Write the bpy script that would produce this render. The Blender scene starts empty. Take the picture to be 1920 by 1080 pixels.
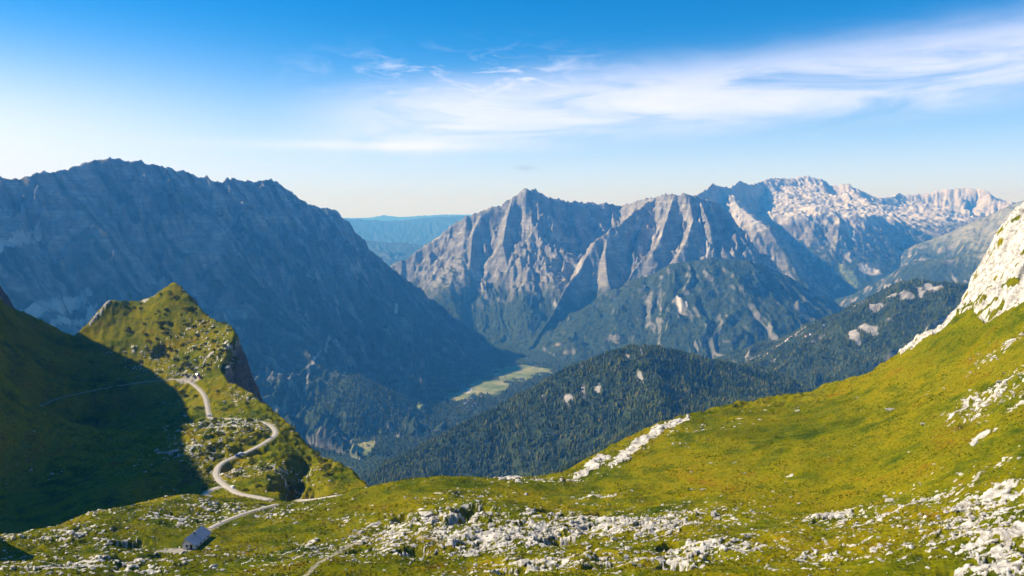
import bpy, math, random
import numpy as np
from mathutils import Vector, Matrix
random.seed(7)
rng = np.random.default_rng(11)
F32 = np.float32
R = math.radians

# ------------------------------------------------------------------ frame of the place
ZC = 1400.0                      # height of the camera above the valley datum, metres
FPX = 1493.0                     # focal length in photo pixels
PITCH = math.atan(150.0 / FPX)
CP, SP = math.cos(PITCH), math.sin(PITCH)
SUN_AZ, SUN_EL = R(80.0), R(36.0)    # azimuth to the left of the view axis, elevation

def pt(px, py, Y):
    u = (px - 960.0) / FPX; v = (540.0 - py) / FPX
    dy = CP + v * SP; dz = -SP + v * CP
    return (u * Y / dy, float(Y), ZC + dz * Y / dy)

scene = bpy.context.scene
COL = scene.collection

# ------------------------------------------------------------------ noise (vectorised gradient noise)
_G = np.array([[math.cos(a), math.sin(a)] for a in np.linspace(0, 2 * math.pi, 64, endpoint=False)], dtype=F32)
_P = np.random.default_rng(5).permutation(4096).astype(np.int32)

def gnoise(x, y, seed=0):
    xi = np.floor(x); yi = np.floor(y)
    fx = (x - xi).astype(F32); fy = (y - yi).astype(F32)
    xi = xi.astype(np.int32) + seed * 57; yi = yi.astype(np.int32) + seed * 131
    ux = fx * fx * fx * (fx * (fx * 6 - 15) + 10); uy = fy * fy * fy * (fy * (fy * 6 - 15) + 10)
    def g(ix, iy, dx, dy):
        h = _P[(_P[ix & 4095] + iy) & 4095] & 63
        v = _G[h]
        return v[..., 0] * dx + v[..., 1] * dy
    a = g(xi, yi, fx, fy); b = g(xi + 1, yi, fx - 1, fy)
    c = g(xi, yi + 1, fx, fy - 1); d = g(xi + 1, yi + 1, fx - 1, fy - 1)
    p = a + ux * (b - a); q = c + ux * (d - c)
    return (p + uy * (q - p)) * 1.5

def fbm(x, y, oct=4, seed=0, gain=0.5, lac=2.03):
    s = np.zeros(np.shape(x), F32); a = 1.0; n = 0.0
    for i in range(oct):
        s += a * gnoise(x, y, seed + i); n += a
        a *= gain; x = x * lac + 17.3; y = y * lac - 9.1
    return s / n

def ridged(x, y, oct=4, seed=0, gain=0.55, lac=2.05):
    s = np.zeros(np.shape(x), F32); a = 1.0; n = 0.0; w = 1.0
    for i in range(oct):
        r = 1.0 - np.abs(gnoise(x, y, seed + i)); r = r * r
        s += a * r * w; n += a
        w = np.clip(r * 1.6, 0, 1); a *= gain; x = x * lac + 3.7; y = y * lac + 8.9
    return s / n

def sstep(a, b, x):
    t = np.clip((x - a) / (b - a), 0, 1); return t * t * (3 - 2 * t)

def smax(a, b, k):
    h = np.clip(0.5 + 0.5 * (a - b) / k, 0, 1)
    return b + (a - b) * h + k * h * (1 - h)

# ------------------------------------------------------------------ far relief: ridge lines with flanks
PROF = {
    'wall':   ([0, 60, 300, 1000, 1350, 2600, 9000], [0, 85, 360, 1130, 1400, 1760, 3600]),
    'cliff':  ([0, 50, 170, 520, 1700, 2600, 9000], [0, 85, 300, 640, 1400, 1800, 3800]),
    'spur':   ([0, 120, 400, 800, 1500, 9000], [0, 70, 290, 610, 1060, 4200]),
    'flank':  ([0, 100, 600, 1500, 9000], [0, 45, 360, 880, 4200]),
    'wood':   ([0, 80, 400, 1000, 9000], [0, 22, 180, 480, 4000]),
    'plateau': ([0, 250, 1100, 1900, 2600, 4000, 9000], [0, 170, 420, 640, 1250, 2000, 4200]),
    'fin':    ([0, 40, 140, 420, 1200, 9000], [0, 46, 190, 500, 1220, 5200]),
    'sharp':  ([0, 40, 300, 900, 9000], [0, 14, 225, 740, 4400]),
    'soft':   ([0, 300, 1500, 9000], [0, 60, 600, 3600]),
    'gentle': ([0, 1500, 9000], [0, 350, 3200]),
}
# owner id, profile, jag of the crest (m), rib strength (m), points (px, py, Y)
RIDGES = [
    # shaded rock massif
    (1, 'wall', 16, 126.225, [(-1500, 150, 3000), (-900, 230, 3500), (-420, 285, 4200), (-150, 305, 4800), (0, 331, 5100), (35, 340, 5180), (62, 329, 5250), (130, 315, 5450), (205, 294, 5700), (262, 306, 5850), (320, 315, 6080),
                        (405, 340, 6400), (428, 332, 6480), (470, 341, 6700), (505, 338, 6880), (525, 348, 6950), (560, 372, 7130), (600, 392, 7330), (622, 394, 7420), (650, 416, 7520), (685, 452, 7640), (705, 487, 7700), (745, 526, 7780), (800, 566, 7800), (850, 602, 7750), (900, 640, 7600), (940, 668, 7400)]),
    (1, 'spur', 5, 81, [(600, 392, 7330), (640, 470, 7000), (690, 535, 6850), (745, 562, 6900), (775, 572, 6950), (830, 630, 6900), (890, 690, 6700)]),
    (1, 'spur', 5, 81, [(320, 318, 6080), (400, 420, 5800), (470, 520, 5600), (540, 600, 5400), (590, 680, 5100)]),
    (1, 'spur', 5, 81, [(120, 318, 5430), (190, 430, 5150), (260, 560, 4900)]),
    (1, 'spur', 5, 81, [(-60, 330, 4950), (-10, 430, 4700), (60, 560, 4450), (110, 620, 4300)]),
    (2, 'wood', 3, 14, [(600, 715, 5050), (660, 703, 5000), (715, 730, 4900), (790, 785, 4800)]),
    # pale cliffs of the middle massif
    (3, 'cliff', 14, 126, [(640, 560, 9000), (725, 502, 9200), (760, 485, 9250), (800, 460, 9300), (842, 424, 9350), (870, 408, 9380), (930, 386, 9420), (962, 368, 9440), (985, 352, 9480), (1000, 356, 9520), (1040, 371, 9800), (1060, 376, 9900), (1110, 379, 10250), (1165, 386, 10550)]),
    (3, 'cliff', 8, 115.5, [(987, 355, 9480), (980, 420, 9200), (984, 480, 8950), (998, 540, 8700), (1002, 600, 8300), (985, 650, 7900)]),
    (3, 'spur', 8, 105, [(872, 410, 9380), (865, 470, 9000), (840, 540, 8500), (860, 600, 8100)]),
    (3, 'spur', 8, 105, [(925, 388, 9420), (900, 460, 9150), (905, 530, 8800)]),
    (4, 'cliff', 14, 154, [(1165, 386, 10550), (1200, 376, 9900), (1225, 370, 9450), (1250, 364, 9150), (1285, 363, 9000), (1310, 371, 9050), (1345, 378, 9150), (1368, 396, 9250), (1390, 436, 9300), (1425, 480, 9350), (1480, 530, 9450), (1560, 580, 9600)]),
    (4, 'cliff', 16, 154, [(1228, 371, 9400), (1185, 400, 9000), (1140, 432, 8650), (1115, 452, 8500), (1090, 505, 8250), (1062, 545, 8000), (1030, 600, 7750), (975, 670, 7350)]),
    (4, 'cliff', 10, 132, [(1268, 364, 9050), (1255, 405, 8750), (1235, 450, 8500), (1195, 500, 8250), (1160, 545, 8000), (1120, 610, 7650)]),
    (4, 'cliff', 10, 132, [(1310, 371, 9050), (1330, 420, 8700), (1340, 470, 8450)]),
    (4, 'fin', 12, 60, [(1270, 364, 9050), (1262, 400, 8830), (1242, 440, 8560), (1222, 472, 8330)]),
    (4, 'fin', 12, 60, [(1290, 366, 9010), (1299, 410, 8740), (1288, 450, 8480), (1272, 482, 8260)]),
    (4, 'fin', 12, 60, [(1330, 376, 9100), (1344, 420, 8790), (1360, 468, 8480)]),
    (4, 'fin', 12, 60, [(1360, 390, 9210), (1384, 436, 8860), (1412, 478, 8560)]),
    (4, 'fin', 12, 60, [(1197, 378, 9930), (1186, 412, 9350), (1172, 446, 8880), (1165, 480, 8600)]),
    (4, 'fin', 12, 60, [(1140, 432, 8650), (1131, 470, 8420), (1136, 520, 8170), (1152, 560, 7960)]),
    (4, 'fin', 12, 60, [(1210, 376, 9700), (1205, 420, 9000), (1190, 470, 8560), (1192, 525, 8220)]),
    (3, 'fin', 12, 60, [(1036, 371, 9780), (1046, 420, 9430), (1060, 480, 9080)]),
    (3, 'fin', 12, 60, [(1076, 378, 10000), (1084, 425, 9640), (1096, 470, 9330)]),
    (3, 'fin', 12, 60, [(1112, 380, 10270), (1106, 430, 9850), (1098, 470, 9500)]),
    (3, 'fin', 12, 60, [(1145, 384, 10450), (1150, 420, 10050)]),
    (3, 'fin', 10, 60, [(962, 368, 9440), (948, 410, 9180), (940, 455, 8930), (950, 500, 8700)]),
    (3, 'fin', 10, 60, [(905, 395, 9400), (885, 440, 9120), (880, 490, 8850)]),
    (5, 'wood', 4, 60, [(1210, 520, 8050), (1260, 495, 8000), (1335, 484, 7950), (1400, 488, 8000), (1470, 525, 8050), (1530, 560, 8150), (1585, 592, 8400)]),
    (5, 'wood', 4, 60, [(1335, 484, 7950), (1300, 540, 7650), (1250, 590, 7400), (1210, 635, 7200)]),
    (5, 'wood', 4, 60, [(1420, 495, 7980), (1440, 560, 7700), (1440, 620, 7400)]),
    # far white plateau
    (6, 'cliff', 16, 90, [(1290, 372, 10900), (1318, 358, 11200), (1338, 343, 11500), (1352, 348, 11600), (1372, 352, 12200), (1388, 338, 12800), (1405, 346, 13200), (1430, 340, 13900)]),
    (6, 'plateau', 22, 60, [(1430, 338, 13900), (1445, 333, 14300), (1480, 334, 14800), (1518, 329, 15000), (1545, 336, 15000), (1562, 348, 14950), (1590, 343, 14900), (1605, 352, 14900), (1645, 371, 14900), (1678, 369, 15600), (1690, 360, 16500), (1710, 364, 16600), (1740, 362, 17000), (1782, 351, 17200), (1840, 353, 17000), (1858, 366, 16700), (1890, 380, 16400), (1940, 395, 16000)]),
    (6, 'spur', 10, 90, [(1352, 350, 11600), (1400, 400, 11000), (1440, 430, 10500), (1475, 480, 10200), (1500, 520, 9900)]),
    (6, 'spur', 10, 90, [(1445, 372, 13300), (1500, 392, 12600), (1545, 384, 12300), (1575, 408, 12000), (1605, 445, 11900), (1640, 490, 11800)]),
    (6, 'spur', 10, 75, [(1600, 360, 14600), (1640, 385, 14000), (1660, 420, 13700)]),
    # long brown ridge running down from the edge of the frame, lower hump in front
    (7, 'flank', 8, 60, [(2250, 250, 9500), (2050, 325, 10200), (1925, 371, 10800), (1860, 400, 11100), (1790, 430, 11500), (1715, 462, 12000), (1660, 492, 12300), (1590, 540, 12600)]),
    (7, 'wood', 5, 45, [(1960, 440, 8600), (1850, 470, 8800), (1770, 484, 9000), (1720, 490, 9200), (1650, 524, 9500), (1595, 556, 9800)]),
    # wooded hump with pale rock bands
    (8, 'wood', 5, 39, [(2100, 528, 4200), (1950, 533, 4350), (1830, 538, 4450), (1770, 531, 4550), (1715, 530, 4650), (1660, 551, 4850), (1610, 584, 5100), (1560, 624, 5350), (1500, 668, 5600), (1455, 703, 5750)]),
    (8, 'wood', 5, 39, [(1720, 532, 4640), (1650, 600, 4450), (1590, 650, 4350), (1530, 700, 4300)]),
    # dark conifer hill in the middle of the valley
    (9, 'wood', 4, 16, [(640, 955, 2950), (690, 922, 3000), (760, 872, 3100), (830, 826, 3200), (920, 776, 3300), (1000, 732, 3350), (1080, 690, 3400), (1140, 664, 3430), (1190, 651, 3450), (1235, 653, 3480), (1285, 663, 3520), (1340, 679, 3620), (1400, 697, 3750), (1450, 712, 3850), (1490, 738, 3950)]),
    (9, 'sharp', 4, 24, [(1200, 652, 3440), (1225, 700, 3250), (1240, 752, 2980), (1205, 812, 2650), (1130, 860, 2300), (1040, 895, 2000)]),
    (9, 'soft', 4, 16, [(1350, 684, 3640), (1380, 740, 3200), (1420, 790, 2600)]),
    # blue hills in the gap
    (10, 'gentle', 10, 18, [(300, 400, 26000), (560, 402, 27000), (640, 408, 27500), (690, 411, 28000), (735, 414, 28500), (770, 411, 29000), (805, 407, 29500), (860, 405, 30000), (960, 400, 31000), (1200, 402, 32000)]),
    (10, 'gentle', 8, 22, [(560, 455, 17500), (700, 450, 18500), (830, 462, 19000), (900, 450, 19500), (1100, 440, 20000)]),
    (11, 'gentle', 8, 12, [(400, 398, 43000), (640, 404, 44000), (700, 404, 44500), (722, 401, 44800), (750, 405, 45000), (900, 400, 46000), (1300, 392, 46000), (1960, 396, 44000), (2500, 392, 42000)]),
]
FLOOR = 60.0

_RPTS = [[pt(*p) for p in r[4]] for r in RIDGES]

def seg_eval(x, y, pts):
    """nearest ridge segment: height of the crest there, distance, run along the crest"""
    best = None; run = 0.0
    for a, b in zip(pts[:-1], pts[1:]):
        ax, ay, az = a; bx, by, bz = b
        dx, dy = bx - ax, by - ay; L2 = dx * dx + dy * dy; L = math.sqrt(L2)
        t = np.clip(((x - ax) * dx + (y - ay) * dy) / L2, 0, 1)
        d = np.hypot(x - ax - t * dx, y - ay - t * dy)
        z = az + t * (bz - az); s = run + t * L
        if best is None: best = [z, d, s]
        else:
            m = d < best[1]
            for k, v in enumerate((z, d, s)): best[k] = np.where(m, v, best[k])
        run += L
    return best

def far_height(x, y):
    x = np.asarray(x, F32); y = np.asarray(y, F32)
    w = np.clip(np.hypot(x, y) / 9000, 0.35, 2.2)
    wx = x + 70 * w * fbm(x / (420 * w), y / (420 * w), 3, 3); wy = y + 70 * w * fbm(x / (420 * w), y / (420 * w), 3, 13)
    rel = ridged(x / 520, y / 520, 5, 21) - 0.45
    fine = ridged(x / 140, y / 140, 3, 33) - 0.45
    micro = ridged(x / 46, y / 46, 2, 35)
    H = FLOOR + 16 * fbm(x / 700, y / 700, 3, 41) + np.clip(np.abs(x) - 9000, 0, None) * 0.02
    own = np.zeros(x.shape, np.int16)
    for ri, (oid, prof, jag, rib, pp) in enumerate(RIDGES):
        pts = _RPTS[ri]; ds, dr = PROF[prof]
        sc = 1.0 if oid < 10 else 3.0
        zm = max(p[2] for p in pts); reach = float(np.interp(zm - FLOOR + 350, np.array(dr) * sc, np.array(ds) * sc))
        xs = [p[0] for p in pts]; ys = [p[1] for p in pts]
        sel = (x > min(xs) - reach) & (x < max(xs) + reach) & (y > min(ys) - reach) & (y < max(ys) + reach)
        if not sel.any(): continue
        X, Y = x[sel], y[sel]
        z, d, s = seg_eval(wx[sel], wy[sel], pts)
        drop = np.interp(d / sc, ds, dr).astype(F32) * sc
        g = np.clip(d / (160 * sc), 0, 1)
        g2 = np.clip(d / (420 * sc), 0, 1)
        wob = 0.8 * fbm(X / 380, Y / 380, 3, 50 + ri)
        ribs = (ridged(s / (330 * sc) + wob, d / (1700 * sc), 2, 60 + ri) - 0.5) * g2 * 1.5 + (ridged(s / (120 * sc) + 2 * wob, d / (800 * sc), 3, 90 + ri) - 0.5) * g * (0.95 if oid in (3, 4) else 0.6)
        amp = rib * sc * ((0.28 + 0.72 * sstep(250, 950, z - drop)) if oid in (3, 4, 6) else 1.0)
        h = z - drop + jag * sc * (gnoise(s / (70 * sc), s * 0 + ri, 4) + 0.5 * gnoise(s / (26 * sc), s * 0 + ri, 5)) + amp * ribs + amp * rel[sel] * (0.2 + 0.8 * g2) + (0.75 if oid in (1, 3, 4, 6) else 0.3) * amp * fine[sel] * (0.3 + 0.7 * g)
        if oid in (1, 3, 4, 6): h = h + 11.0 * (micro[sel] - 0.45) * (0.3 + 0.7 * g)
        k = 45.0 if prof in ('wood', 'soft') else 22.0
        Hs = H[sel]
        own[sel] = np.where(h > Hs, oid, own[sel])
        H[sel] = smax(h, Hs, k)
    return H.astype(F32), own

# ------------------------------------------------------------------ near relief
NEAR_CTRL = [
    # meadow at our feet
    (-260, 1080, 285), (0, 1080, 280), (200, 1080, 285), (400, 1080, 290), (500, 1060, 300), (700, 1080, 270), (960, 1080, 255), (1200, 1080, 240), (1500, 1080, 220), (1700, 1020, 235), (1920, 1080, 190), (2150, 1080, 170),
    (0, 1008, 350), (100, 1050, 312), (110, 985, 372), (200, 957, 400), (345, 928, 445), (270, 1000, 355), (365, 1018, 345), (430, 985, 378), (520, 950, 425), (600, 1000, 360),
    (450, 940, 455), (340, 965, 400), (620, 940, 420),
    (690, 914, 432), (760, 900, 440), (830, 893, 442), (930, 896, 440), (1000, 896, 440), (1060, 886, 450), (800, 1000, 330), (900, 960, 360), (1000, 980, 340), (1200, 1000, 310),
    (1150, 925, 400), (1120, 852, 470), (1180, 822, 500), (1240, 792, 520), (1340, 766, 540), (1440, 746, 560), (1560, 721, 560), (1650, 686, 540), (1690, 661, 520), (1740, 626, 510), (1790, 586, 505), (1822, 540, 500), (1855, 480, 500), (1890, 420, 500), (1920, 396, 500), (2010, 320, 500), (2150, 240, 500),
    (1920, 560, 432), (1850, 602, 445), (1780, 640, 465), (2100, 470, 420), (1920, 700, 350), (1700, 750, 430), (1500, 820, 430), (1300, 880, 410), (1400, 950, 340), (1600, 900, 340), (1800, 850, 310), (1920, 830, 290), (1480, 960, 318), (1800, 932, 268), (1920, 922, 250), (1920, 1000, 215), (1400, 1020, 270), (2150, 800, 270),
    # the shelf with the road
    (440, 922, 492), (405, 890, 545), (430, 868, 572), (470, 845, 600), (515, 818, 640), (505, 795, 680), (400, 786, 722), (385, 745, 790), (345, 714, 850), (270, 718, 835), (330, 800, 660), (320, 860, 570), (480, 760, 760), (470, 900, 520), (530, 870, 570),
    (555, 905, 520), (600, 868, 565), (650, 888, 535), (683, 913, 505), (580, 935, 470),
    # grassy knoll
    (140, 632, 920), (185, 586, 960), (205, 564, 980), (250, 566, 1000), (285, 557, 1005), (325, 531, 1010), (345, 546, 1000), (380, 586, 970), (430, 610, 930), (440, 625, 905), (428, 655, 885), (412, 692, 862), (425, 714, 830), (470, 737, 798), (520, 777, 733), (545, 802, 695), (570, 832, 650),
    (300, 640, 925), (220, 620, 940), (300, 690, 880), (360, 640, 925), (230, 690, 880), (380, 690, 870), (330, 600, 960),
    (0, 1046, 402), (70, 1022, 415), (130, 1000, 428), (215, 972, 452), (290, 955, 482), (0, 985, 455),
    # dark basin and the shaded slope
    (4, 588, 835), (6, 640, 765), (6, 715, 645), (6, 800, 560), (40, 606, 865), (0, 568, 900), (35, 582, 902), (70, 596, 905), (110, 620, 912), (0, 775, 705), (100, 750, 765), (200, 730, 810), (120, 860, 560), (0, 900, 520), (230, 850, 575), (60, 660, 815), (250, 905, 500), (200, 650, 910),
]
NEAR_XYZ = [(-452, 545, 1397), (-487, 606, 1392), (-530, 700, 1383), (-556, 790, 1368), (-610, 880, 1380), (-614, 918, 1354), (-560, 560, 1470), (-640, 700, 1470), (-700, 860, 1450), (-445, 438, 1330), (-424, 340, 1284), (-600, 340, 1340), (-900, 600, 1590), (-1200, 900, 1660), (-1200, 400, 1600),
            (0, 100, 1400 - 70), (-300, 100, 1400 - 90), (300, 100, 1400 - 50), (600, 250, 1400 + 30)]
EDGE = [  # rim of the near shelf: (px, py, Y, steepness, cliff width)
(-800, 380, 1100, 1.5, 150), (-300, 480, 960, 1.6, 180), (0, 562, 900, 1.8, 220), (70, 592, 905, 1.8, 220), (140, 632, 922, 1.8, 220), (185, 586, 962, 2.0, 220), (205, 564, 982, 2.0, 220), (250, 566, 1002, 2.0, 220), (285, 557, 1007, 2.0, 220),
    (325, 531, 1012, 2.0, 220), (345, 546, 1002, 2.0, 220), (380, 586, 972, 2.2, 200), (430, 610, 932, 3.2, 220), (440, 625, 905, 3.6, 240), (428, 655, 885, 3.6, 240), (412, 692, 862, 3.6, 240), (425, 714, 830, 3.4, 240), (470, 737, 798, 2.5, 240), (520, 777, 733, 2.3, 220),
    (545, 802, 695, 3.0, 200), (570, 832, 650, 2.6, 200), (608, 858, 590, 2.4, 200), (655, 886, 545, 2.2, 200), (686, 912, 508, 2.0, 200), (650, 930, 455, 1.2, 30), (690, 914, 434, 1.0, 30), (760, 900, 442, 1.0, 30), (830, 893, 444, 1.0, 30), (930, 896, 442, 1.0, 30), (1000, 896, 442, 1.0, 30), (1060, 886, 452, 1.0, 30),
    (1120, 852, 472, 1.2, 30), (1180, 822, 502, 1.2, 30), (1240, 792, 522, 1.2, 30), (1340, 766, 542, 1.0, 30), (1440, 746, 562, .9, 30), (1560, 721, 562, .9, 30), (1650, 686, 542, 1.0, 30), (1690, 661, 522, 1.2, 30), (1740, 626, 512, 1.4, 40), (1790, 586, 507, 1.5, 40),
    (1822, 540, 502, 1.5, 40), (1855, 480, 502, 1.5, 40), (1890, 420, 502, 1.5, 40), (1920, 396, 502, 1.5, 40), (2010, 320, 502, 1.5, 40), (2300, 200, 520, 1.5, 40), (3200, 100, 500, 1.2, 40)]
_E = np.array([pt(*e[:3]) for e in EDGE]); _ES = np.array([e[3:] for e in EDGE])
_POLY = np.vstack([_E[:, :2], [[2500, -800], [-2500, -800], [-2500, 900]]])

def inside(x, y, poly):
    c = np.zeros(x.shape, bool); n = len(poly)
    for i in range(n):
        x1, y1 = poly[i]; x2, y2 = poly[(i + 1) % n]
        if y1 == y2: continue
        m = ((y1 > y) != (y2 > y)) & (x < (x2 - x1) * (y - y1) / (y2 - y1) + x1)
        c ^= m
    return c

class TPS:
    def __init__(self, P, lam=2e-4):
        P = np.array(P, float); self.c = P[:, :2] / 100.0; n = len(P)
        d2 = ((self.c[:, None] - self.c[None]) ** 2).sum(-1)
        K = 0.5 * d2 * np.log(d2 + 1e-12); K[np.arange(n), np.arange(n)] = lam * 10
        A = np.zeros((n + 3, n + 3)); A[:n, :n] = K; A[:n, n] = 1; A[:n, n + 1:] = self.c; A[n, :n] = 1; A[n + 1:, :n] = self.c.T
        b = np.zeros(n + 3); b[:n] = P[:, 2]
        self.w = np.linalg.solve(A, b).astype(F32); self.c = self.c.astype(F32)
    def __call__(self, x, y):
        sh = x.shape; x = (x.ravel() / 100.0).astype(F32); y = (y.ravel() / 100.0).astype(F32)
        out = self.w[-3] + self.w[-2] * x + self.w[-1] * y
        for (cx, cy), w in zip(self.c, self.w[:-3]):
            d2 = (x - cx) ** 2 + (y - cy) ** 2 + F32(1e-9)
            out += w * F32(0.5) * d2 * np.log(d2)
        return out.reshape(sh)

_tps = TPS([pt(*p) for p in NEAR_CTRL] + NEAR_XYZ)

# rocky ground: (px, py, Y, half width m, half depth m, strength)
ROCKY = [
    (1100, 985, 330, 60, 36, .95), (960, 1010, 315, 62, 30, .95), (830, 980, 350, 40, 26, .9), (740, 1000, 335, 30, 22, .85), (1250, 985, 325, 26, 24, .95), (1330, 1035, 270, 26, 20, 1.0), (1040, 1060, 270, 40, 14, .75), (700, 1030, 310, 22, 12, .7),
    (700, 1000, 330, 75, 30, .40), (1150, 1050, 265, 65, 20, .45), (250, 1040, 318, 60, 26, .42), (1720, 1005, 248, 60, 30, .42), (560, 1050, 305, 50, 20, .36), (1700, 965, 280, 44, 9, .75), (1830, 1000, 235, 24, 22, .8), (1000, 1072, 262, 60, 8, .8), (1650, 1060, 228, 26, 8, .6), (860, 1045, 292, 30, 8, .6), (1250, 1050, 255, 26, 16, .8), (1120, 935, 395, 14, 8, .9), (1350, 965, 325, 20, 8, .8), (1560, 975, 298, 16, 9, 1.15), (1650, 970, 285, 30, 9, .7), (1850, 950, 255, 20, 12, 1.15), (1900, 1010, 215, 22, 16, 1.15), (1780, 990, 245, 20, 12, .8), (1880, 1060, 195, 14, 14, 1.25), (1550, 1040, 240, 16, 9, .8),
    (1860, 715, 352, 20, 12, .95), (1880, 640, 400, 18, 8, .8), (1820, 770, 340, 9, 9, .7), (1840, 830, 315, 5, 4, 1.3), (1910, 750, 330, 10, 10, .8), (1700, 930, 300, 20, 4, .4), (1300, 800, 490, 24, 8, .5),
    (120, 1020, 345, 40, 26, .7), (200, 1055, 305, 40, 22, .8), (60, 1070, 290, 30, 14, .7), (190, 970, 390, 20, 12, .7), (330, 975, 390, 26, 20, .6), (430, 960, 420, 40, 26, .62), (520, 970, 405, 20, 14, .7), (560, 950, 425, 16, 10, .6),
    (440, 810, 665, 34, 34, .85), (370, 800, 680, 20, 40, .6), (360, 860, 590, 26, 30, .7), (440, 890, 545, 36, 30, .6), (520, 880, 555, 30, 30, .55), (360, 640, 930, 34, 46, .42), (400, 660, 890, 24, 36, .6), (350, 700, 870, 20, 12, .7), (260, 660, 905, 24, 14, .5), (450, 755, 790, 24, 24, .6), (300, 690, 880, 30, 20, .5),
    (1060, 900, 435, 20, 8, .7), (990, 905, 430, 20, 8, .6), (860, 930, 395, 26, 10, .62), (640, 985, 378, 20, 12, .4), (580, 1010, 350, 10, 6, .6), (600, 1040, 318, 12, 8, .5), (1480, 880, 370, 2.5, 2, 1.2),
]
CRAG = [pt(*p)[:2] for p in [(1850, 606, 445), (1920, 556, 430), (2060, 500, 420), (2300, 400, 420), (2300, 150, 560), (1920, 380, 520), (1850, 470, 515), (1815, 535, 512), (1785, 580, 515), (1730, 622, 520), (1680, 655, 530), (1690, 664, 515), (1740, 632, 503), (1790, 598, 492), (1822, 575, 478), (1830, 592, 462)]]
LIPS = [[pt(*p) for p in [(1155, 880, 448), (1200, 838, 480), (1240, 805, 508), (1280, 785, 520)]], [pt(*p) for p in [(1085, 888, 440), (1130, 858, 462)]], [pt(*p) for p in [(945, 890, 440), (960, 882, 441)]]]
KNOLL_LIPS = [[pt(*p) for p in [(168, 606, 943), (186, 585, 960), (204, 566, 979)]], [pt(*p) for p in [(268, 562, 1000), (290, 554, 1004)]]]
PITS = [(1050, 1008, 308, 9, 4, 6), (885, 962, 360, 8, 5, 6), (860, 975, 345, 6, 4, 5), (770, 1032, 300, 7, 3, 4), (245, 1018, 340, 7, 4, 5), (230, 1045, 312, 9, 4, 5), (1262, 1070, 245, 5, 4, 4), (1208, 982, 325, 4, 3, 4), (1030, 955, 365, 8, 3, 4), (1120, 962, 358, 6, 2.5, 3),
        (750, 968, 360, 4, 3, 4), (1260, 1020, 280, 5, 2.5, 3), (960, 1072, 262, 6, 3, 4), (415, 878, 560, 9, 8, 7), (545, 895, 530, 9, 20, 10), (560, 915, 500, 8, 14, 9), (470, 850, 598, 14, 4, 5), (300, 655, 910, 8, 6, 6), (300, 1045, 318, 6, 3, 3), (500, 935, 448, 6, 4, 4)]

BRANCH = [(-60, 782, 690), (0, 772, 702), (90, 752, 760), (180, 735, 805), (270, 717, 838), (322, 710, 852)]
ROAD = [(318, 709, 852), (350, 712, 850), (372, 727, 822), (385, 748, 788), (391, 772, 745), (398, 783, 724), (430, 789, 712), (470, 793, 694), (497, 793, 683), (514, 801, 664), (513, 816, 640), (490, 833, 615), (455, 851, 592), (418, 868, 572), (405, 885, 550), (411, 900, 526), (428, 913, 505), (448, 924, 486), (478, 925, 477), (505, 922, 470)]
ROAD2 = [(560, 931, 455), (592, 938, 447), (620, 938, 440), (634, 936, 436)]
TRACK = [(410, 912, 508), (388, 915, 500), (378, 924, 482), (382, 934, 465)]
HUTPATH = [(392, 992, 371), (430, 976, 392), (470, 963, 412), (517, 949, 432)]
FOOTPATH = [(560, 1080, 272), (610, 1056, 297), (660, 1036, 318), (710, 1026, 322), (760, 1021, 320), (830, 1022, 312)]

def smooth_line(pp, n=10):
    P = np.array([pt(*p) for p in pp]); out = []
    for i in range(len(P) - 1):
        p0 = P[max(i - 1, 0)]; p1 = P[i]; p2 = P[i + 1]; p3 = P[min(i + 2, len(P) - 1)]
        for t in np.linspace(0, 1, n, endpoint=False):
            out.append(0.5 * (2 * p1 + (p2 - p0) * t + (2 * p0 - 5 * p1 + 4 * p2 - p3) * t * t + (3 * p1 - p0 - 3 * p2 + p3) * t ** 3))
    out.append(P[-1]); return np.array(out)

def near_base(x, y):
    """large shape of the near ground, without roads"""
    ins = inside(x, y, _POLY)
    bd = np.full(x.shape, 1e9, F32); bx = x.copy(); by = y.copy(); bs = np.ones(x.shape, F32); bw = np.full(x.shape, 30, F32)
    for i in range(len(_E) - 1):
        ax, ay = _E[i, :2]; ex, ey = _E[i + 1, :2]; dx, dy = ex - ax, ey - ay
        t = np.clip(((x - ax) * dx + (y - ay) * dy) / (dx * dx + dy * dy), 0, 1).astype(F32)
        qx = ax + t * dx; qy = ay + t * dy; d = np.hypot(x - qx, y - qy); m = d < bd
        bd = np.where(m, d, bd); bx = np.where(m, qx, bx); by = np.where(m, qy, by)
        bs = np.where(m, _ES[i, 0] + t * (_ES[i + 1, 0] - _ES[i, 0]), bs); bw = np.where(m, _ES[i, 1] + t * (_ES[i + 1, 1] - _ES[i, 1]), bw)
    z = _tps(np.where(ins, x, bx), np.where(ins, y, by))
    d = np.where(ins, 0, bd)
    ribs = (7.0 * fbm(x / 26, y / 26, 3, 71) + 5.0 * fbm(x / 9, y / 9, 3, 75)) * sstep(1, 10, d)
    dd = np.sqrt(np.maximum(d + ribs, 0) ** 2 + 9) - 3
    drop = np.where(dd < bw, bs * dd, bs * bw + np.where(bw > 100, 1.9, 0.78) * (dd - bw))
    return z - drop, ins, bd, bs

def rock_density(x, y):
    D = np.zeros(x.shape, F32)
    for px, py, Y, hw, hd, s in ROCKY:
        cx, cy, _ = pt(px, py, Y)
        D = np.maximum(D, s * np.exp(-(((x - cx) / hw) ** 2 + ((y - cy) / hd) ** 2)))
    return D

_roads = [(smooth_line(ROAD), 1.5), (smooth_line(ROAD2), 1.5), (smooth_line(TRACK), 1.6), (smooth_line(HUTPATH), 1.05), (smooth_line(BRANCH), 1.1)]
HUT = pt(365, 1021, 345)
_roadz = {}

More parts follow.
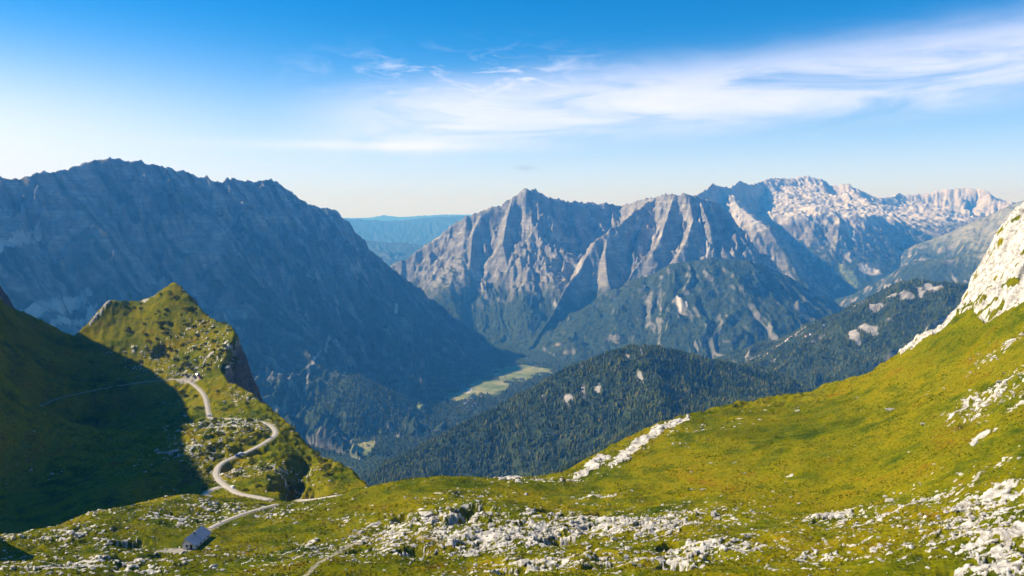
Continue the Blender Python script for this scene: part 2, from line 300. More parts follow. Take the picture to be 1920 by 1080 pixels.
def prep_roads():
    for i, (L, w) in enumerate(_roads):
        z, _, _, _ = near_base(L[:, 0].astype(F32), L[:, 1].astype(F32))
        k = np.ones(9) / 9; zp = np.pad(z, 4, mode='edge'); L[:, 2] = np.convolve(zp, k, 'valid')
prep_roads()
HUTZ = float(near_base(np.array([HUT[0]], F32), np.array([HUT[1]], F32))[0][0])

def near_height(x, y, masks=False):
    x = np.asarray(x, F32); y = np.asarray(y, F32)
    z, ins, bd, steep = near_base(x, y)
    D = rock_density(x, y)
    crag = np.where(inside(x, y, CRAG), 1.0, 0.0).astype(F32)
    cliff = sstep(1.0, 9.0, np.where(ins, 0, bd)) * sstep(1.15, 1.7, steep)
    for L in LIPS:
        _, d, _ = seg_eval(x, y, [tuple(p) for p in L]); D = np.maximum(D, 1.5 * np.exp(-(d / 6.5) ** 2))
    for L in KNOLL_LIPS:
        _, d, _ = seg_eval(x, y, [tuple(p) for p in L]); D = np.maximum(D, 1.1 * np.exp(-(d / 3.0) ** 2))
    # rolling ground
    z = z + 3.0 * fbm(x / 55, y / 55, 3, 201) * (0.3 + 0.7 * sstep(0, 30, bd)) + 0.5 * fbm(x / 11, y / 11, 2, 205)
    # limestone knobs where the ground is rocky
    n1 = fbm((x + 0.3 * y) / 9.0, (y - 0.3 * x) / 4.2, 5, 211, gain=0.72); n2 = ridged(x / 4.0, y / 4.0, 2, 219)
    rock = sstep(0.30, 0.44, n1 * 0.62 + D * 0.43 + 0.14 * fbm(x / 22, y / 22, 2, 227) + 0.30 * fbm(x / 2.4, y / 2.0, 2, 229))
    spots = sstep(0.46, 0.58, fbm(x / 5.0, y / 5.0, 3, 231) + 0.10 * fbm(x / 60, y / 60, 2, 235)) * 0.9
    rock = np.maximum(rock, spots * np.where(D > 0.02, 1, 0.5))
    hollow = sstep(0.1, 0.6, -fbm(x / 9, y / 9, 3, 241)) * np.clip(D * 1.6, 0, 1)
    z = z + rock * (0.45 + 0.55 * n2) * np.clip(D + 0.2, 0, 1) * 1.0 - 1.8 * hollow
    # bedded crag
    cz = ridged(x / 26 + 0.4 * fbm(x / 40, y / 40, 2, 251), y / 26, 4, 253) - 0.45
    z = z + crag * (9.0 * cz + 5.0 * (ridged((x + 0.6 * y) / 7, (y - 0.6 * x) / 14, 4, 257) - 0.4))
    for px, py, Y, rx, ry, dep in PITS:
        cx, cy, _ = pt(px, py, Y)
        e = ((x - cx) / (rx * 1.15)) ** 2 + ((y - cy) / (ry * 1.9)) ** 2 + 0.6 * n1
        z = z - 1.35 * dep * (1 - sstep(0.15, 1.15, e))
    gp = [pt(*p) for p in [(578, 842, 615), (562, 876, 566), (556, 905, 525), (584, 930, 474)]]; _, gd, gs = seg_eval(x + 3 * n1, y, gp)
    z = z - 13.0 * np.exp(-(gd / 9.0) ** 2) * sstep(0, 30, gs + 12)
    # tough grass clumps and dwarf pine on the knoll and shelf
    far_sh = sstep(470, 560, y)
    z = z + (far_sh * 3.4 * (1 - 0.7 * sstep(-250, -420, x) * (y > 860)) + 3.6 * np.clip(D * 1.5, 0, 1) * (1 - far_sh)) * (ridged(x / 24, y / 24, 4, 281, gain=0.62) - 0.5) * sstep(-2, 14, np.where(ins, 14, 14 - bd))
    z = z + far_sh * 2.3 * np.clip(fbm(x / 6.5, y / 9, 3, 261), -0.2, 1) 
    ex_, ey_ = -238.0, 322.0
    z = z + 30.0 * np.exp(-((x - ex_) ** 2 + (y - ey_) ** 2) / 170.0)  # unseen mound left of the frame, added to cast shade on the near corner
    roadm = np.zeros(x.shape, F32)
    for i, (L, w) in enumerate(_roads):
        sel = (x > L[:, 0].min() - 20) & (x < L[:, 0].max() + 20) & (y > L[:, 1].min() - 20) & (y < L[:, 1].max() + 20)
        if not sel.any(): continue
        zz, d, _ = seg_eval(x[sel], y[sel], [tuple(p) for p in L])
        m = 1 - sstep(w + 0.8, w + 5.0, d)
        z[sel] = z[sel] * (1 - m) + zz * m
        roadm[sel] = np.maximum(roadm[sel], (1 - sstep(w + 0.4, w + 1.6, d)) * (0.25 if i == 4 else 1.0))
    dh = np.hypot((x - HUT[0] + 1.5), (y - HUT[1])); m = 1 - sstep(11, 20, dh)
    z = z * (1 - m) + HUTZ * m
    yard = pt(322, 1027, 334); dyd = np.hypot((x - yard[0]) / 7.5, (y - yard[1]) / 5.5) + 0.25 * n1
    gravel = np.maximum(roadm, 1 - sstep(0.85, 1.1, dyd))
    park = pt(353, 708, 851); dpk = np.hypot((x - park[0]) / 13.0, (y - park[1]) / 9.0) + 0.3 * n1; gravel = np.maximum(gravel, 1 - sstep(0.8, 1.1, dpk))
    _, d, _ = seg_eval(x, y, [tuple(p) for p in smooth_line(FOOTPATH, 4)]); gravel = np.maximum(gravel, (1 - sstep(0.5, 1.6, d + 2 * n1)) * 0.7)
    if not masks: return z
    rockm = np.clip(np.maximum(rock * np.clip(D * 2.4 + 0.35, 0, 1), crag * (1 - sstep(0.16, 0.36, fbm((x + 0.6 * y) / 6, (y - 0.6 * x) / 12, 4, 271) + 0.45 * fbm(x / 45, y / 45, 2, 275)))), 0, 1)
    rockm = np.maximum(rockm, cliff)
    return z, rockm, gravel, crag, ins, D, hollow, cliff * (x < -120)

def ground(x, y):
    h, _ = far_height(np.atleast_1d(x), np.atleast_1d(y)); n, _, _, _ = near_base(np.atleast_1d(np.asarray(x, F32)), np.atleast_1d(np.asarray(y, F32)))
    return np.maximum(h, n)

# ------------------------------------------------------------------ materials
def new_mat(name, rough=0.9, spec=0.15):
    m = bpy.data.materials.new(name); m.use_nodes = True; nt = m.node_tree
    b = nt.nodes['Principled BSDF']; b.inputs['Roughness'].default_value = rough; b.inputs['Specular IOR Level'].default_value = spec if spec > 0.06 else 0.0
    return m, nt, b

class N:
    def __init__(self, nt): self.nt = nt
    def node(self, t, **kw):
        n = self.nt.nodes.new(t)
        for k, v in kw.items(): setattr(n, k, v)
        return n
    def link(self, a, b): self.nt.links.new(a, b)
    def noise(self, vec, scale, detail=4, rough=0.55, dist=0.0):
        n = self.node('ShaderNodeTexNoise'); n.inputs['Scale'].default_value = scale; n.inputs['Detail'].default_value = detail; n.inputs['Roughness'].default_value = rough; n.inputs['Distortion'].default_value = dist
        if vec is not None: self.link(vec, n.inputs['Vector'])
        return n.outputs['Fac']
    def ramp(self, fac, stops):
        r = self.node('ShaderNodeValToRGB'); e = r.color_ramp.elements
        while len(e) < len(stops): e.new(0.5)
        for s, (p, c) in zip(e, stops): s.position = p; s.color = (*c, 1) if len(c) == 3 else c
        self.link(fac, r.inputs['Fac']); return r.outputs['Color']
    def mix(self, fac, a, b):
        m = self.node('ShaderNodeMix', data_type='RGBA')
        if isinstance(fac, (int, float)): m.inputs[0].default_value = fac
        else: self.link(fac, m.inputs[0])
        for s, v in ((m.inputs[6], a), (m.inputs[7], b)):
            if isinstance(v, tuple): s.default_value = (*v, 1)
            else: self.link(v, s)
        return m.outputs[2]
    def math(self, op, a, b=None):
        m = self.node('ShaderNodeMath', operation=op)
        for s, v in zip(m.inputs, (a, b)):
            if v is None: continue
            if isinstance(v, (int, float)): s.default_value = v
            else: self.link(v, s)
        return m.outputs[0]
    def coords(self, scale=(1, 1, 1)):
        t = self.node('ShaderNodeTexCoord'); mp = self.node('ShaderNodeMapping'); mp.inputs['Scale'].default_value = scale
        self.link(t.outputs['Object'], mp.inputs['Vector']); return mp.outputs['Vector']
    def bump(self, h, strength, dist, bsdf):
        b = self.node('ShaderNodeBump'); b.inputs['Strength'].default_value = strength; b.inputs['Distance'].default_value = dist
        self.link(h, b.inputs['Height']); self.link(b.outputs['Normal'], bsdf.inputs['Normal'])

def mask_sockets(n):
    a = n.node('ShaderNodeAttribute', attribute_name='cover'); s = n.node('ShaderNodeSeparateColor'); n.link(a.outputs['Color'], s.inputs['Color'])
    return s.outputs[0], s.outputs[1], s.outputs[2]

def mat_far():
    m, nt, b = new_mat('mountain_rock_and_forest', 0.95, 0.05); n = N(nt)
    rock, pale, mead = mask_sockets(n)
    c = n.coords(); cs = n.coords((1, 1, 0.35))
    f = n.noise(c, 0.030, 5, 0.7); f2 = n.noise(c, 0.0022, 3)
    forest = n.mix(f2, n.ramp(f, [(0.32, (0.008, 0.016, 0.006)), (0.5, (0.022, 0.038, 0.012)), (0.7, (0.055, 0.070, 0.022))]), n.ramp(f, [(0.3, (0.020, 0.034, 0.012)), (0.7, (0.075, 0.085, 0.032))]))
    r1 = n.noise(cs, 0.008, 6, 0.65, 0.6); r2 = n.noise(cs, 0.05, 4, 0.6)
    rk = n.ramp(r1, [(0.28, (0.06, 0.06, 0.055)), (0.43, (0.19, 0.17, 0.145)), (0.57, (0.36, 0.315, 0.255)), (0.75, (0.52, 0.455, 0.37))])
    rk = n.mix(n.math('MULTIPLY', r2, 0.4), rk, (0.24, 0.23, 0.2))
    sr = n.ramp(n.noise(n.coords((0.10, 0.10, 1.0)), 0.022, 4, 0.7, 0.5), [(0.40, (0, 0, 0)), (0.47, (1, 1, 1)), (0.53, (1, 1, 1)), (0.60, (0, 0, 0))])
    rk = n.mix(n.math('MULTIPLY', sr, 0.45), rk, (0.10, 0.095, 0.08))
    wh = n.ramp(r1, [(0.3, (0.30, 0.27, 0.24)), (0.6, (0.60, 0.535, 0.455))])
    md = n.ramp(n.noise(c, 0.009, 3, 0.6), [(0.3, (0.09, 0.13, 0.03)), (0.5, (0.18, 0.20, 0.06)), (0.7, (0.34, 0.29, 0.13))])
    col = n.mix(rock, forest, rk); col = n.mix(mead, col, md); col = n.mix(pale, col, wh)
    n.link(col, b.inputs['Base Color'])
    n.bump(n.math('ADD', f, n.math('MULTIPLY', r1, 1.5)), 0.5, 14.0, b)
    return m

def mat_near():
    m, nt, b = new_mat('alpine_grass_and_limestone', 0.95, 0.05); n = N(nt)
    rock, grav, dark = mask_sockets(n)
    c = n.coords()
    big = n.noise(c, 0.022, 4, 0.6, 0.5); mid = n.noise(c, 0.09, 5, 0.65); fin = n.noise(c, 0.7, 4, 0.7)
    g = n.ramp(n.math('ADD', n.math('MULTIPLY', big, 0.45), n.math('MULTIPLY', mid, 0.55)), [(0.36, (0.045, 0.066, 0.0015)), (0.43, (0.098, 0.108, 0.0015)), (0.50, (0.165, 0.148, 0.0015)), (0.57, (0.185, 0.150, 0.002)), (0.66, (0.175, 0.095, 0.003))])
    fold = n.ramp(n.noise(c, 0.0075, 3, 0.6, 1.0), [(0.36, (0.62, 0.72, 0.6)), (0.52, (1, 1, 1)), (0.68, (1.12, 1.02, 1.0))])
    mg = n.node('ShaderNodeMix', data_type='RGBA', blend_type='MULTIPLY'); mg.inputs[0].default_value = 1.0; n.link(g, mg.inputs[6]); n.link(fold, mg.inputs[7]); g = mg.outputs[2]
    g2 = n.ramp(fin, [(0.30, (0.30, 0.38, 0.30)), (0.50, (1, 1, 1)), (0.70, (1.5, 1.4, 1.2))])
    mul = n.node('ShaderNodeMix', data_type='RGBA', blend_type='MULTIPLY'); mul.inputs[0].default_value = 0.85; n.link(g, mul.inputs[6]); n.link(g2, mul.inputs[7])
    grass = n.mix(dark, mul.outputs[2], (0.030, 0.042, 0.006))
    rr = n.noise(c, 0.35, 6, 0.7, 0.4)
    rk = n.ramp(rr, [(0.32, (0.12, 0.10, 0.075)), (0.42, (0.33, 0.295, 0.24)), (0.6, (0.61, 0.56, 0.48))])
    gr = n.ramp(fin, [(0.3, (0.26, 0.22, 0.16)), (0.7, (0.42, 0.37, 0.29))])
    sharp = n.ramp(n.math('ADD', rock, n.math('MULTIPLY', n.math('SUBTRACT', rr, 0.5), 0.8)), [(0.36, (0, 0, 0)), (0.56, (1, 1, 1))])
    rk = n.mix(n.math('MULTIPLY', dark, 0.9), rk, n.ramp(rr, [(0.35, (0.020, 0.020, 0.018)), (0.62, (0.085, 0.082, 0.075))]))  # near-black rock tone paints the shaded look of the knoll cliff
    col = n.mix(sharp, grass, rk); col = n.mix(grav, col, gr)
    n.link(col, b.inputs['Base Color'])
    n.bump(n.math('ADD', fin, n.math('MULTIPLY', rr, 1.3)), 0.6, 0.8, b)
    return m

def simple(name, col, rough=0.7, spec=0.2, var=0.25, scale=1.5, metal=0.0):
    m, nt, b = new_mat(name, rough, spec); n = N(nt); b.inputs['Metallic'].default_value = metal
    f = n.noise(n.coords(), scale, 4, 0.6)
    n.link(n.ramp(f, [(0.3, tuple(c * (1 - var) for c in col)), (0.7, tuple(min(c * (1 + var), 1) for c in col))]), b.inputs['Base Color'])
    return m

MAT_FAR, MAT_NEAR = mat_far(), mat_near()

# ------------------------------------------------------------------ object helpers
def link(o, parent=None):
    COL.objects.link(o)
    if parent is not None: o.parent = parent
    return o

def tag(o, label=None, cat=None, group=None, kind=None):
    for k, v in (('label', label), ('category', cat), ('group', group), ('kind', kind)):
        if v: o[k] = v
    return o

def mesh_np(name, V, Fq, mat, smooth=True, attr=None):
    """V (n,3), Fq (m,k) faces of equal size"""
    me = bpy.data.meshes.new(name); n = len(V); m, k = Fq.shape
    me.vertices.add(n); me.vertices.foreach_set('co', np.ascontiguousarray(V, F32).ravel())
    me.loops.add(m * k); me.loops.foreach_set('vertex_index', np.ascontiguousarray(Fq, np.int32).ravel())
    me.polygons.add(m); me.polygons.foreach_set('loop_start', np.arange(0, m * k, k, dtype=np.int32)); me.polygons.foreach_set('loop_total', np.full(m, k, np.int32))
    me.polygons.foreach_set('use_smooth', np.full(m, smooth, bool))
    me.update(calc_edges=True)
    if attr is not None:
        a = me.attributes.new('cover', 'FLOAT_COLOR', 'POINT'); c = np.ones((n, 4), F32); c[:, :3] = attr; a.data.foreach_set('color', c.ravel())
    me.materials.append(mat)
    return me

# ------------------------------------------------------------------ the ground, one polar sheet cut into its hills
def rows(segs):
    out = []
    for a, b, st in segs:
        n = max(2, int(math.log(b / a) / st)); out.append(np.exp(np.linspace(math.log(a), math.log(b), n, endpoint=False)))
    return np.concatenate(out + [[segs[-1][1]]])
RAD = rows([(60, 150, .02), (150, 1150, .0034), (1150, 1700, .006), (1700, 4000, .0034), (4000, 10500, .0017), (10500, 18000, .0022), (18000, 32000, .01), (32000, 62000, .05)])

AZ = np.radians(np.concatenate([np.linspace(-68, -36, 160, endpoint=False), np.linspace(-36, 36, 1250, endpoint=False), np.linspace(36, 52, 90)]))
rr, aa = np.meshgrid(RAD, AZ, indexing='ij')
GX = (rr * np.sin(aa)).astype(F32); GY = (rr * np.cos(aa)).astype(F32)
nR, nA = GX.shape
GZ = np.full(GX.shape, -1e6, F32); OWN = np.zeros(GX.shape, np.int16); COVER = np.zeros(GX.shape + (3,), F32)
r_far = int(np.searchsorted(RAD, 700)); r_near = int(np.searchsorted(RAD, 2300))
CH = 120
for a in range(r_far, nR, CH):
    sl = slice(a, min(a + CH, nR)); h, o = far_height(GX[sl], GY[sl]); GZ[sl] = h; OWN[sl] = o
NEARM = {}
for a in range(0, r_near, CH):
    sl = slice(a, min(a + CH, r_near))
    z, rockm, grav, crag, ins, D, hol, clf = near_height(GX[sl], GY[sl], masks=True)
    m = z > GZ[sl]
    GZ[sl] = np.where(m, z, GZ[sl])
    o = np.where(crag > 0.5, 21, np.where((GY[sl] > 862) & (GX[sl] > -560), 22, 20))
    o = np.where(ins | (z > 1400 - 330), o, 23)
    OWN[sl] = np.where(m, o, OWN[sl])
    COVER[sl] = np.where(m[..., None], np.stack([rockm, grav, np.clip(hol * 0.6 + clf, 0, 1)], -1), COVER[sl])  # third channel: darker hollows, and the knoll cliff's shade put into its colour

def hit(px, py):
    """where the line of sight of a photo pixel meets the near sheet"""
    u = (px - 960.0) / FPX; v = (540.0 - py) / FPX
    d = np.array([u, CP + v * SP, -SP + v * CP]); d /= math.hypot(d[0], d[1])
    a = math.atan2(d[0], d[1]); j = int(np.clip(np.searchsorted(AZ, a), 0, nA - 1))
    zz = ZC + d[2] * RAD; below = np.nonzero(GZ[:, j] > zz)[0]
    if not len(below): return None
    i = below[0]; r = RAD[i]; return (math.sin(a) * r, math.cos(a) * r, float(GZ[i, j]))

# surface cover of the far relief from slope, height and noise
def far_cover():
    sl = slice(r_far, nR)
    x, y, z, o = GX[sl], GY[sl], GZ[sl], OWN[sl]
    zr = np.gradient(z, axis=0) / np.gradient(RAD[sl])[:, None]
    za = np.gradient(z, axis=1) / (np.gradient(AZ)[None, :] * RAD[sl][:, None])
    slope = np.hypot(zr, za)
    n = fbm(x / 260, y / 260, 4, 301); n2 = fbm(x / 90, y / 90, 3, 311)
    tree = 820 + 190 * n
    rock = np.maximum(sstep(-60, 190, z - tree + 110 * n2) * sstep(0.25, 0.7, slope + 0.3 * n2), sstep(0.85, 1.25, slope + 0.35 * n2 + 0.1 * n))
    rock = np.where((o == 3) | (o == 4), rock * sstep(330, 760, z + 260 * n + 160 * n2), rock)
    st1 = fbm((0.345 * x + 0.94 * y) / 70, (0.94 * x - 0.345 * y) / 420, 4, 321, gain=0.6)
    rock = np.where(o == 1, np.clip(0.95 * sstep(-0.30, 0.34, st1 + 0.5 * n + (z - 1050) / 2600.0), 0, 1), rock)
    rock = np.where((o == 3) | (o == 4), np.maximum(rock, sstep(0.62, 0.95, slope + 0.25 * n2) * sstep(450, 650, z + 200 * n)), rock)
    rock = np.where((o == 9) | (o == 8) | (o == 5) | (o == 2), sstep(1.15, 1.6, slope + 0.5 * n2) * np.where(o == 5, 0.7, np.where(o == 9, 0.0, 1.0)), rock)
    rock = np.where(o >= 10, 0.15, rock)
    pale = np.zeros(x.shape, F32)
    pale = np.where(o == 6, sstep(1060, 1260, z + 190 * n + 25 * n2) * (0.65 + 0.35 * sstep(1.1, 0.5, slope)), pale)
    mead = np.where((o == 7), 0.30 * sstep(700, 950, z + 150 * n), 0)
    mead = np.where((o == 0), 0.0, mead)
    def blob(px, py, Y, rx, ry, s=1.0, rough=0.5):
        cx, cy, _ = pt(px, py, Y); return s * (1 - sstep(0.7, 1.05, np.hypot((x - cx) / rx, (y - cy) / ry) + rough * n2))
    for b in [(915, 745, 5900, 170, 330), (965, 718, 6400, 210, 330), (858, 768, 5600, 100, 150), (1000, 708, 6500, 200, 180), (775, 803, 5050, 70, 90), (680, 842, 4350, 60, 160), (1520, 615, 8600, 60, 160), (1500, 630, 8200, 60, 110), (1590, 560, 11000, 100, 300), (880, 748, 5750, 60, 140)]:
        mead = np.maximum(mead, blob(*b))
    for b in [(1590, 548, 11900, 60, 260), (1582, 556, 11500, 60, 160), (1628, 556, 11200, 170, 130), (1442, 493, 8600, 55, 170), (880, 752, 5800, 26, 90), (1465, 738, 5200, 150, 60), (1545, 612, 8700, 40, 60), (1272, 607, 7300, 16, 120), (1285, 612, 7250, 10, 60)]:
        pale = np.maximum(pale, blob(*b))
    # pale bare bands on the two wooded humps and the dark hill
    for b in [(1600, 672, 4330, 28, 60), (1625, 668, 4340, 36, 60), (1640, 562, 4520, 36, 60), (1700, 585, 4500, 50, 40), (1725, 580, 4480, 34, 60), (1755, 570, 4500, 50, 30), (1610, 588, 4900, 40, 60), (1740, 560, 4560, 24, 30), (1670, 575, 4560, 30, 30)]:
        rb = blob(*b, s=1.0, rough=1.1); rock = np.maximum(rock, rb); pale = np.maximum(pale, 0.35 * rb)
    # bare bright streaks on steep faces
    n3 = fbm(x / 24, y / 24, 3, 331)
    for px, py, hx, hz, sh in [(100, 575, 60, 70, .9), (122, 600, 30, 60, .9), (2, 462, 30, 130, 1.0), (655, 512, 50, 90, .5), (742, 580, 16, 45, 1.0), (1040, 450, 90, 60, .8), (1010, 560, 20, 40, .9), (1040, 572, 50, 22, .9), (1000, 468, 22, 140, .6), (1225, 430, 40, 130, .7), (1200, 470, 30, 60, .6), (1085, 500, 60, 110, .6), (1140, 450, 40, 110, .6), (1290, 420, 30, 110, .6), (1325, 470, 40, 110, .6), (1442, 494, 26, 40, 1.0), (590, 670, 12, 130, .5), (535, 760, 14, 140, .6), (1202, 660, 7, 12, .8), (1178, 672, 10, 14, .45), (1200, 702, 12, 36, .5), (1122, 728, 15, 14, .7), (1093, 738, 10, 22, .45), (1066, 750, 22, 16, .65), (1020, 748, 20, 22, .4), (1090, 690, 8, 12, .4), (1250, 720, 8, 14, .4)]:
        q = hit(px, py)
        if q is None: continue
        e = np.hypot((x - q[0]) / hx, (z - q[2]) / hz) + 1.1 * n2 + 0.7 * n3 + (np.abs(y - q[1]) > 420) * 9
        b = sh * (1 - sstep(0.55, 1.0, e)); rock = np.maximum(rock, b); pale = np.maximum(pale, 0.8 * b)
    cov = np.stack([rock, pale, mead], -1)
    far = (o < 20) | (o == 23)
    COVER[sl] = np.where(far[..., None], np.where((o == 23)[..., None], np.stack([np.clip(sstep(1.0, 1.5, slope + .4 * n2), 0, 1), 0 * rock, 0.5 * sstep(980, 1120, z)], -1), cov), COVER[sl])
    # tree canopy roughness
    canopy = np.clip(1 - rock - pale - mead, 0, 1) * ((o < 10) | (o == 23)) * (o != 9)
    GZ[sl] += canopy * 7.0 * np.clip(gnoise(x / 17, y / 17, 351) + 0.4 * gnoise(x / 8, y / 8, 353), -0.6, 1)
far_cover()

NAMES = {0: ('valley_floor', 'wide hazy valley floor with pale meadows between the mountains'), 1: ('mountain', 'long steep rock massif standing in blue shade'), 2: ('hill', 'low wooded rise lit at the foot of the shaded massif'),
         3: ('mountain', 'pointed pale peak with blue shaded cliffs'), 4: ('mountain', 'sunlit ribbed limestone cliffs in the middle'), 5: ('hill', 'forested shoulder below the ribbed cliffs'), 6: ('mountain', 'far white limestone plateau and its snowy looking peaks'),
         7: ('mountain', 'brown hazy ridge sloping down behind the white crag'), 8: ('hill', 'wooded hump with pale rock bands beside the grassy slope'), 9: ('hill', 'dark conifer covered hill in the valley'), 10: ('hill', 'flat blue hills in the gap between the massifs'), 11: ('hill', 'faintest blue hills on the horizon'),
         20: ('terrain', 'sunny grass slope with limestone rocks'), 21: ('rock_crag', 'bare white limestone crag at the top of the sunny grass slope'), 22: ('grassy_hill', 'pointed grassy knoll with a dark cliff side above the road'), 23: ('hill', 'steep wooded slope falling below the meadow rim')}
q00 = (np.arange(nR - 1)[:, None] * nA + np.arange(nA - 1)[None, :]).ravel()
QUADS = np.stack([q00, q00 + 1, q00 + nA + 1, q00 + nA], -1)
fown = OWN[:-1, :-1].ravel()
VALL = np.stack([GX.ravel(), GY.ravel(), GZ.ravel()], -1); CALL = COVER.reshape(-1, 3)
for oid, (nm, lab) in NAMES.items():
    sel = QUADS[fown == oid]
    if not len(sel): continue
    used = np.zeros(len(VALL), bool); used[sel.ravel()] = True
    remap = np.cumsum(used) - 1
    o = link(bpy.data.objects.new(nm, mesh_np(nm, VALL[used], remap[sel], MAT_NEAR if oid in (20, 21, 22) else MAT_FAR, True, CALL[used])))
    if oid == 21: tag(o, lab, 'rock face')
    else: tag(o, lab, 'ground' if oid >= 20 or oid == 0 else ('mountain' if nm == 'mountain' else 'hill'), kind='structure')

def surf(x, y):
    """height of the built sheet at a plan position (bilinear)"""
    r = math.hypot(x, y); a = math.atan2(x, y)
    i = int(np.clip(np.searchsorted(RAD, r) - 1, 0, nR - 2)); j = int(np.clip(np.searchsorted(AZ, a) - 1, 0, nA - 2))
    u = (r - RAD[i]) / (RAD[i + 1] - RAD[i]); v = (a - AZ[j]) / (AZ[j + 1] - AZ[j])
    return float((GZ[i, j] * (1 - v) + GZ[i, j + 1] * v) * (1 - u) + (GZ[i + 1, j] * (1 - v) + GZ[i + 1, j + 1] * v) * u)

#@@THINGS@@
# ------------------------------------------------------------------ vectorised look-ups on the sheet
def grid_at(x, y):
    r = np.hypot(x, y); a = np.arctan2(x, y)
    i = np.clip(np.searchsorted(RAD, r) - 1, 0, nR - 2); j = np.clip(np.searchsorted(AZ, a) - 1, 0, nA - 2)
    u = np.clip((r - RAD[i]) / (RAD[i + 1] - RAD[i]), 0, 1); v = np.clip((a - AZ[j]) / (AZ[j + 1] - AZ[j]), 0, 1)
    z = (GZ[i, j] * (1 - v) + GZ[i, j + 1] * v) * (1 - u) + (GZ[i + 1, j] * (1 - v) + GZ[i + 1, j + 1] * v) * u
    return z, i, j
_el = (GZ - ZC) / RAD[:, None]; _mx = np.maximum.accumulate(_el, axis=0); _gap = (_mx - _el) * RAD[:, None]   # metres below the line of sight
def in_view(x, y, z, m=30):
    f = y * CP - (z - ZC) * SP; px = 960 + FPX * x / f; py = 540 - FPX * ((z - ZC) * CP + y * SP) / f
    return (px > -m) & (px < 1920 + m) & (py > -m) & (py < 1080 + m)

# ------------------------------------------------------------------ roads
MAT_DULL = simple('worn_grassy_gravel', (0.27, 0.24, 0.18), 0.95, 0.05, 0.3, 0.5)
MAT_ROAD = simple('pale_gravel_road', (0.40, 0.35, 0.28), 0.9, 0.1, 0.2, 0.6)
def ribbon(name, L, w, mat, lift):
    T = np.gradient(L[:, :2], axis=0); T /= np.hypot(T[:, 0], T[:, 1])[:, None]; Nn = np.stack([-T[:, 1], T[:, 0]], -1)
    offs = [-w - 0.5, -w, -w * 0.5, 0, w * 0.5, w, w + 0.5]; hs = [-0.6, 0.0, 0.05, 0.02, 0.05, 0.0, -0.6]
    jit = 1 + 0.14 * gnoise(np.arange(len(L)) * 0.45, np.zeros(len(L)), 8)
    V = []
    for o, h in zip(offs, hs):
        p = L[:, :2] + Nn * (o * jit)[:, None]; V.append(np.column_stack([p, L[:, 2] + lift + h]))
    V = np.stack(V, 1); n, k = V.shape[:2]
    idx = (np.arange(n - 1)[:, None] * k + np.arange(k - 1)[None]).ravel(); Q = np.stack([idx, idx + 1, idx + k + 1, idx + k], -1)
    return link(bpy.data.objects.new(name, mesh_np(name, V.reshape(-1, 3), Q, mat)))
for (L, w), nm, lab in zip(_roads, ('road', 'road', 'track', 'path', 'track'), ('pale mountain road winding along the grassy ridge', 'short visible bend of the pale road at the meadow rim', 'short gravel track curling away from the road', 'straight pale path leading up to the hut', 'thin dull track crossing the shaded slope')):
    tag(ribbon(nm, L, w, MAT_DULL if 'dull' in lab else MAT_ROAD, 0.22), lab, 'road', kind='structure')

# ------------------------------------------------------------------ small builder for the made things
class MB:
    def __init__(self): self.v = []; self.f = []
    def poly(self, vs, fs):
        b = len(self.v); self.v += [tuple(v) for v in vs]; self.f += [tuple(i + b for i in f) for f in fs]
    def box(self, lo, hi):
        (a, b, c), (d, e, g) = lo, hi
        self.poly([(a, b, c), (d, b, c), (d, e, c), (a, e, c), (a, b, g), (d, b, g), (d, e, g), (a, e, g)], [(0, 3, 2, 1), (4, 5, 6, 7), (0, 1, 5, 4), (1, 2, 6, 5), (2, 3, 7, 6), (3, 0, 4, 7)])
    def prism(self, prof, y0, y1):
        n = len(prof); self.poly([(x, y0, z) for x, z in prof] + [(x, y1, z) for x, z in prof], [tuple(range(n)), tuple(range(2 * n - 1, n - 1, -1))] + [(i, i + n, (i + 1) % n + n, (i + 1) % n) for i in range(n)])
    def cyl(self, c, r, y0, y1, n=12):
        self.prism([(c[0] + r * math.cos(2 * math.pi * k / n), c[1] + r * math.sin(2 * math.pi * k / n)) for k in range(n)], y0, y1)
    def mesh(self, name, mat, bevel=0.0, smooth=False):
        me = bpy.data.meshes.new(name); me.from_pydata(self.v, [], self.f); me.update()
        import bmesh
        bm = bmesh.new(); bm.from_mesh(me); bmesh.ops.recalc_face_normals(bm, faces=bm.faces)
        if bevel: bmesh.ops.bevel(bm, geom=bm.edges[:], offset=bevel, segments=1, affect='EDGES', clamp_overlap=True)
        if smooth:
            for f in bm.faces: f.smooth = True
        bm.to_mesh(me); bm.free(); me.materials.append(mat); return me
    def build(self, name, mat, parent=None, bevel=0.0, smooth=False):
        return link(bpy.data.objects.new(name, self.mesh(name, mat, bevel, smooth)), parent)
def empty(name, loc, rz=0.0):
    o = bpy.data.objects.new(name, None); o.empty_display_size = 0.5; o.location = loc; o.rotation_euler = (0, 0, rz); return link(o)
def copy_tree(o, parent=None):
    c = o.copy(); COL.objects.link(c); c.parent = parent
    for ch in o.children: copy_tree(ch, c)
    return c

